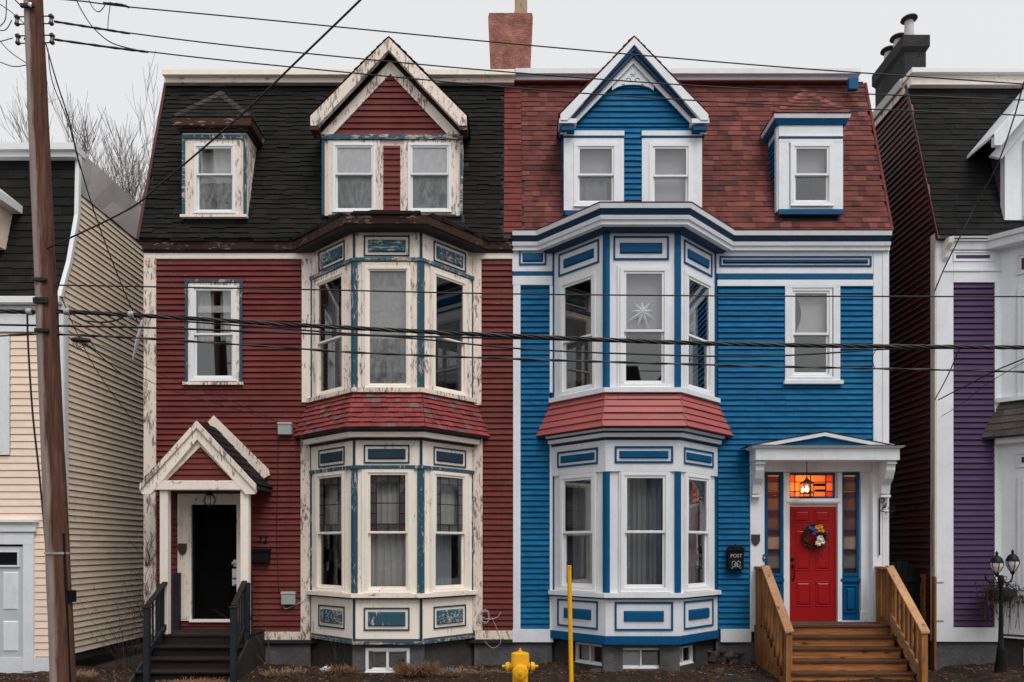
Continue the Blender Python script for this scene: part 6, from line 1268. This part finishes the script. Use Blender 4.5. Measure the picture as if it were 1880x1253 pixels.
for s, xx in ((-1, PX(326, -.1)), (1, PX(458, -.1))): obj('wall_newel', MB().wbox(xx - .06, xx + .04, -.14, -.06, .3, PZ(1052, -.1)), M['slate_paint'], rs)
for xx in (X0, X1 - .03): obj('stringer', MB().prism(Fr((xx, 0, 0), (0, -1, 0), (0, 0, 1), (1, 0, 0)), [(0, .75), (.75, .75), (1.75, .14), (1.75, .0), (0, .0)], 0, .03), M['soot'], rs)

# ================================================================ PLANTS AND LITTER
rt = random.Random(21)
def bare_tree(name, label, base, height, lean, seed, spread=.42, gen=6, r0=.11, first=.26):
    r = random.Random(seed); root = thing(name, label, 'tree', base, 'bare trees behind the houses'); tk, cr_ = MB(), MB()
    def grow(p, d, L, rad, g_):
        n = 4; pts = [p]; q = p; dd = d
        for i in range(n): dd = (dd + Vector((r.gauss(0, .07), r.gauss(0, .07), r.gauss(.05, .05)))).normalized(); q = q + dd * L / n; pts.append(q)
        (tk if g_ == gen else cr_).tube(pts, [lerp(rad, rad * .66, i / n) for i in range(n + 1)], 6 if g_ > gen - 2 else 3, cap=False)
        if g_ == 0: return
        for k in range(r.choice((3, 3, 4)) if g_ < gen else 5):
            i = r.choice((1, 2, 3, 4, 4)) if g_ < gen else (3, 4, 4, 2, 3)[k]; ang = Vector((r.uniform(-1, 1), r.uniform(-1, 1), r.uniform(-.1, .6))); grow(pts[i], (dd + ang * spread * (1.5 if g_ > gen - 2 else 1)).normalized(), L * r.uniform(.62, .88), max(.0055, rad * r.uniform(.42, .58)), g_ - 1)
    grow(Vector(base), Vector((lean, 0, 1)).normalized(), height * first, r0, gen)
    bk = flat('bare_bark_' + str(seed), (.17, .14, .135), .9); obj('trunk', tk, bk, root, recalc=False); obj('crown', cr_, bk, root, recalc=False, kind='stuff')
bare_tree('bare_tree', 'leafless tree filling the gap between cream and red house', (PX(258, 8), 8, 2.2), 14.6, -.06, 4, gen=7, first=.225)
bare_tree('bare_tree', 'leafless tree above the cream roof at the picture edge', (PX(-12, 10), 10, 2.2), 13.6, .04, 9)
bare_tree('bare_tree', 'small leafless tree rising just right of the utility pole', (PX(215, 11), 11, 2.2), 11.5, -.02, 14)
straw = flat('dry_straw', (.20, .105, .055), .9); straw2 = flat('pale_straw', (.26, .16, .09), .9)
def tuft(label, x, y, z, r, n, h, mat):
    mb = MB()
    for k in range(n):
        a, q = rt.uniform(0, 6.28), r * math.sqrt(rt.random()); p = Vector((x + math.cos(a) * q, y + math.sin(a) * q * .6, z)); L = h * rt.uniform(.4, 1.1); o = Vector((math.cos(a) * rt.uniform(.2, 1.0), math.sin(a) * rt.uniform(.2, 1), rt.uniform(.2, 1.0))).normalized() * L; m_ = p + o * .55 + Vector((0, 0, L * .15)); e = p + o + Vector((0, 0, -L * .15)); w_ = Vector((rt.uniform(-1, 1), rt.uniform(-.3, .3), 0)).normalized() * .004
        mb.add([p - w_, p + w_, m_ + w_, m_ - w_, e], [(0, 1, 2, 3), (3, 2, 4)])
    tag(obj('grass_tuft', mb, mat, recalc=False), label, 'grass', 'tufts of dead grass'); bpy.data.objects
for lab, px_, r, n, h, m_ in (('mound of dead grass under the basement window of the red bay', 765, .30, 900, .30, straw), ('dead grass heap at the base of the red bay, beside the white bag', 628, .26, 600, .22, straw), ('low dead grass right of the basement window', 835, .30, 450, .16, straw2), ('dead grass along the foot of the dark steps', 400, .55, 800, .14, straw), ('sparse dead grass by the utility pole foot', 150, .35, 350, .16, straw2), ('thin dead grass between the steps and the bay', 520, .35, 400, .13, straw2), ('thin dead grass behind the hydrant', 905, .30, 250, .12, straw2)):
    tuft(lab, PX(px_, -.95), -.98 if px_ > 450 else (-2.0 if px_ > 300 else -1.2), .17, r, n, h, m_)
mb = MB()
for k in range(5200):
    x, y = rt.uniform(-8.5, 8.5), -1.75 + 1.75 * rt.random(); z = bank_h(x, y) + rt.uniform(0, .025); o1 = Vector((rt.uniform(-1, 1), rt.uniform(-1, 1), rt.uniform(-.4, .4))) * rt.uniform(.015, .05); o2 = Vector((rt.uniform(-1, 1), rt.uniform(-1, 1), rt.uniform(-.4, .4))) * .012; c_ = Vector((x, y, z)); mb.add([c_ - o1, c_ - o2, c_ + o1, c_ + o2], [(0, 1, 2, 3)])
ll = obj('leaf_litter', mb, straw, recalc=False, kind='stuff'); ll['label'] = 'dead leaves and straw scattered on the earth bank'; ll['category'] = 'leaf litter'
def lump(name, label, c, r, mat, seed, flatten=.6):
    q = random.Random(seed); mb = MB(); n, m_ = 8, 12; vs = []
    for i in range(n + 1):
        for j in range(m_): a, b = math.pi * i / n, 6.283 * j / m_; rr = r * q.uniform(.65, 1.25); vs.append((c[0] + rr * math.sin(a) * math.cos(b), c[1] + rr * .7 * math.sin(a) * math.sin(b), c[2] + rr * flatten * math.cos(a)))
    mb.add(vs, [(i * m_ + j, i * m_ + (j + 1) % m_, (i + 1) * m_ + (j + 1) % m_, (i + 1) * m_ + j) for i in range(n) for j in range(m_)]); return tag(obj(name, mb, mat, recalc=False), label, 'litter')
lump('plastic_bag', 'crumpled white plastic bag on the dirt below the red bay', (PX(598, -.95), -.95, .25), .085, flat('white_plastic', (.62, .64, .66), .4), 2)
lump('wrapper', 'blue crumpled wrapper in the dead grass', (PX(828, -1.0), -1.0, .25), .04, flat('blue_plastic', (.03, .14, .32), .4), 5); lump('wrapper', 'flat blue scrap beside the cedar steps', (PX(1340, -.9), -.9, .16), .05, flat('sky_blue_plastic', (.05, .25, .45), .4), 8, .2)
def twigs(name, label, starts, mat, seed, L, n, rr=.004, group='dry stems by the walls'):
    q = random.Random(seed); mb = MB()
    for k in range(n):
        p = Vector(q.choice(starts)) + Vector((q.uniform(-.05, .05), q.uniform(-.04, .04), 0)); pts = [p]; d_ = Vector((q.gauss(0, .25), q.gauss(-.05, .15), 1)).normalized(); LL = L * q.uniform(.5, 1.1)
        for i in range(7): d_ = (d_ + Vector((q.gauss(0, .22), q.gauss(0, .15), q.gauss(0, .12)))).normalized(); pts.append(pts[-1] + d_ * LL / 7)
        mb.tube(pts, [rr * (1 - i / 9) for i in range(8)], 4)
        for s_ in range(3): b = pts[q.randint(2, 6)]; e = b + Vector((q.uniform(-.3, .3), q.uniform(-.15, .1), q.uniform(.0, .3))) * LL * .35; mb.tube([b, lerp(b, e, .5) + Vector((0, 0, .02)), e], rr * .6, 3)
    return tag(obj(name, mb, mat, recalc=False), label, 'plant', group)
stem = flat('red_brown_stem', (.10, .045, .03), .9); dkst = flat('dark_stem', (.045, .027, .02), .9)
twigs('dry_stems', 'tall bare brown stems in front of the letterbox', [(PX(492, -.5), -.5, .2), (PX(482, -.6), -.6, .2)], stem, 3, 1.9, 4, .006); twigs('dry_stems', 'thin bare stems under the left basement wall of the red bay', [(PX(612, -.9), -.9, .2)], stem, 6, .8, 4)
twigs('climbing_vine', 'tangle of bare vine climbing the peeling corner board', [(PX(272), -.06, .3), (PX(280), -.05, .6), (PX(268), -.08, 1.0), (PX(276), -.05, 1.4), (PX(275), -.05, 1.9)], dkst, 8, .95, 60, .0045); twigs('bare_shrub', 'bare brown shrub in the alley left of the dark steps', [(PX(225), -.1, .1), (PX(245), -.2, .1), (PX(255), -.3, .1)], dkst, 12, 1.5, 16, .005)

# rubble along the blue foundation
q5 = random.Random(31)
for k in range(26):
    x = q5.uniform(PX(1290), PX(1385)) if k < 14 else q5.uniform(PX(1010), PX(1300)); y = -.06 if k < 14 else -.80; z = q5.uniform(.17, .42) if k < 14 else q5.uniform(.14, .2); r = q5.uniform(.05, .10)
    mb = MB(); n, m_ = 4, 7; vs = []
    for i in range(n + 1):
        for j in range(m_): a, b = math.pi * i / n, 6.283 * j / m_; rr = r * q5.uniform(.75, 1.2); vs.append((x + rr * 1.2 * math.sin(a) * math.cos(b), y + rr * .6 * math.sin(a) * math.sin(b), z + rr * .7 * math.cos(a)))
    mb.add(vs, [(i * m_ + j, i * m_ + (j + 1) % m_, (i + 1) * m_ + (j + 1) % m_, (i + 1) * m_ + j) for i in range(n) for j in range(m_)]); obj('foundation_stone', mb, M['stone'], found_b, recalc=False)

# ================================================================ THE ROW ACROSS THE STREET (behind the photographer, seen only as reflections)
YO = -21.0
def opposite_house(x0, x1, h, col, label):
    root = thing('opposite_house', label, 'house', ((x0 + x1) / 2, YO, 0), 'houses across the street'); m = paint('opposite_paint', col, .6, .1)
    w = obj('wall', MB().wbox(x0, x1, YO - 7, YO, 0, h), m, root); F = Fr((0, YO, 0), (1, 0, 0), (0, 0, 1), (0, 1, 0)); xm = (x0 + x1) / 2
    obj('roof', MB().prism(F, [(x0 - .2, h), (x1 + .2, h), (x1 - .4, h + 2.6), (x0 + .4, h + 2.6)], -7, .3), M['soot'], root)
    for z in (1.3, 4.4):
        for k in range(3):
            u = lerp(x0, x1, (k + .5) / 3); wn = obj('window', MB().ring(F, u - .5, u + .5, z, z + 1.8, .09, 0, .05), M['vinyl'], root); obj('pane', MB().box(F, u - .41, u + .41, z + .09, z + 1.71, .004, .015), flat('dark_pane', (.012, .012, .014), .1, .5), wn)
    obj('door', MB().box(F, x0 + .3, x0 + 1.2, .1, 2.2, .003, .06), M['soot'], root)
for x0, x1, h, col, lab in ((-24, -16.6, 7.0, (.25, .3, .2), 'green house across the street'), (-16.4, -9, 7.3, (.4, .36, .3), 'tan house across the street'), (-8.8, -1.6, 7.1, (.3, .12, .1), 'brick red house across the street'), (-1.4, 5.8, 7.4, (.45, .42, .36), 'cream house across the street'), (6.0, 13.4, 7.0, (.16, .2, .28), 'slate blue house across the street'), (13.6, 21, 7.2, (.4, .3, .12), 'ochre house across the street')):
    opposite_house(x0, x1, h, col, lab)

# ================================================================ GROUND
g = MB(); g.add([(-400, -400, -.02), (400, -400, -.02), (400, 400, -.02), (-400, 400, -.02)], [(0, 1, 2, 3)])
def earth(name, c1, c2, sc1=6, bd=.03):
    t = NT(name); p = t.pos((1, 1, 1), False); n = t.noise(p, sc1, 8, .65); m = t.noise(p, sc1 * 12, 4)
    c = t.mix(t.ramp(n, .35, .65), c1, c2); c = t.scalec(c, t.ramp(m, .3, .7, .6, 1.4)); return t.bsdf(c, .95, t.math('ADD', n, m), bd, .15)
struct('ground', g, earth('bare_ground', (.05, .04, .032), (.075, .055, .04)), recalc=False)
bank = MB(); nx, ny = 150, 12; vs = []
rg_ = random.Random(3)
for j in range(ny + 1):
    for i in range(nx + 1):
        x = lerp(-9, 9, i / nx); y = lerp(-1.95, .6, j / ny); h = bank_h(x, y) + rg_.uniform(-.018, .018)
        vs.append((x, y, h if 0 < j else -.03))
bank.add(vs, [(j * (nx + 1) + i, j * (nx + 1) + i + 1, (j + 1) * (nx + 1) + i + 1, (j + 1) * (nx + 1) + i) for j in range(ny) for i in range(nx)])
struct('earth_bank', bank, earth('dirt_with_dead_leaves', (.026, .02, .017), (.085, .05, .032), 9, .05), recalc=False, smooth=True)
struct('sidewalk', MB().wbox(-60, 60, -3.6, -1.93, -.1, .05), paint('concrete_pavement', (.30, .29, .28), .9, .2, 0, dirt=.3))
struct('kerb', MB().wbox(-60, 60, -3.78, -3.604, -.1, .06), paint('kerb_concrete', (.36, .35, .34), .9, .2, 0, dirt=.3))
struct('road', MB().wbox(-60, 60, -11.5, -3.784, -.1, -.06), paint('asphalt', (.05, .05, .052), .9, .25, 0, scale=8))
struct('far_sidewalk', MB().wbox(-60, 60, -16, -11.504, -.1, .05), paint('far_pavement', (.30, .29, .28), .9, .2, 0, dirt=.3))
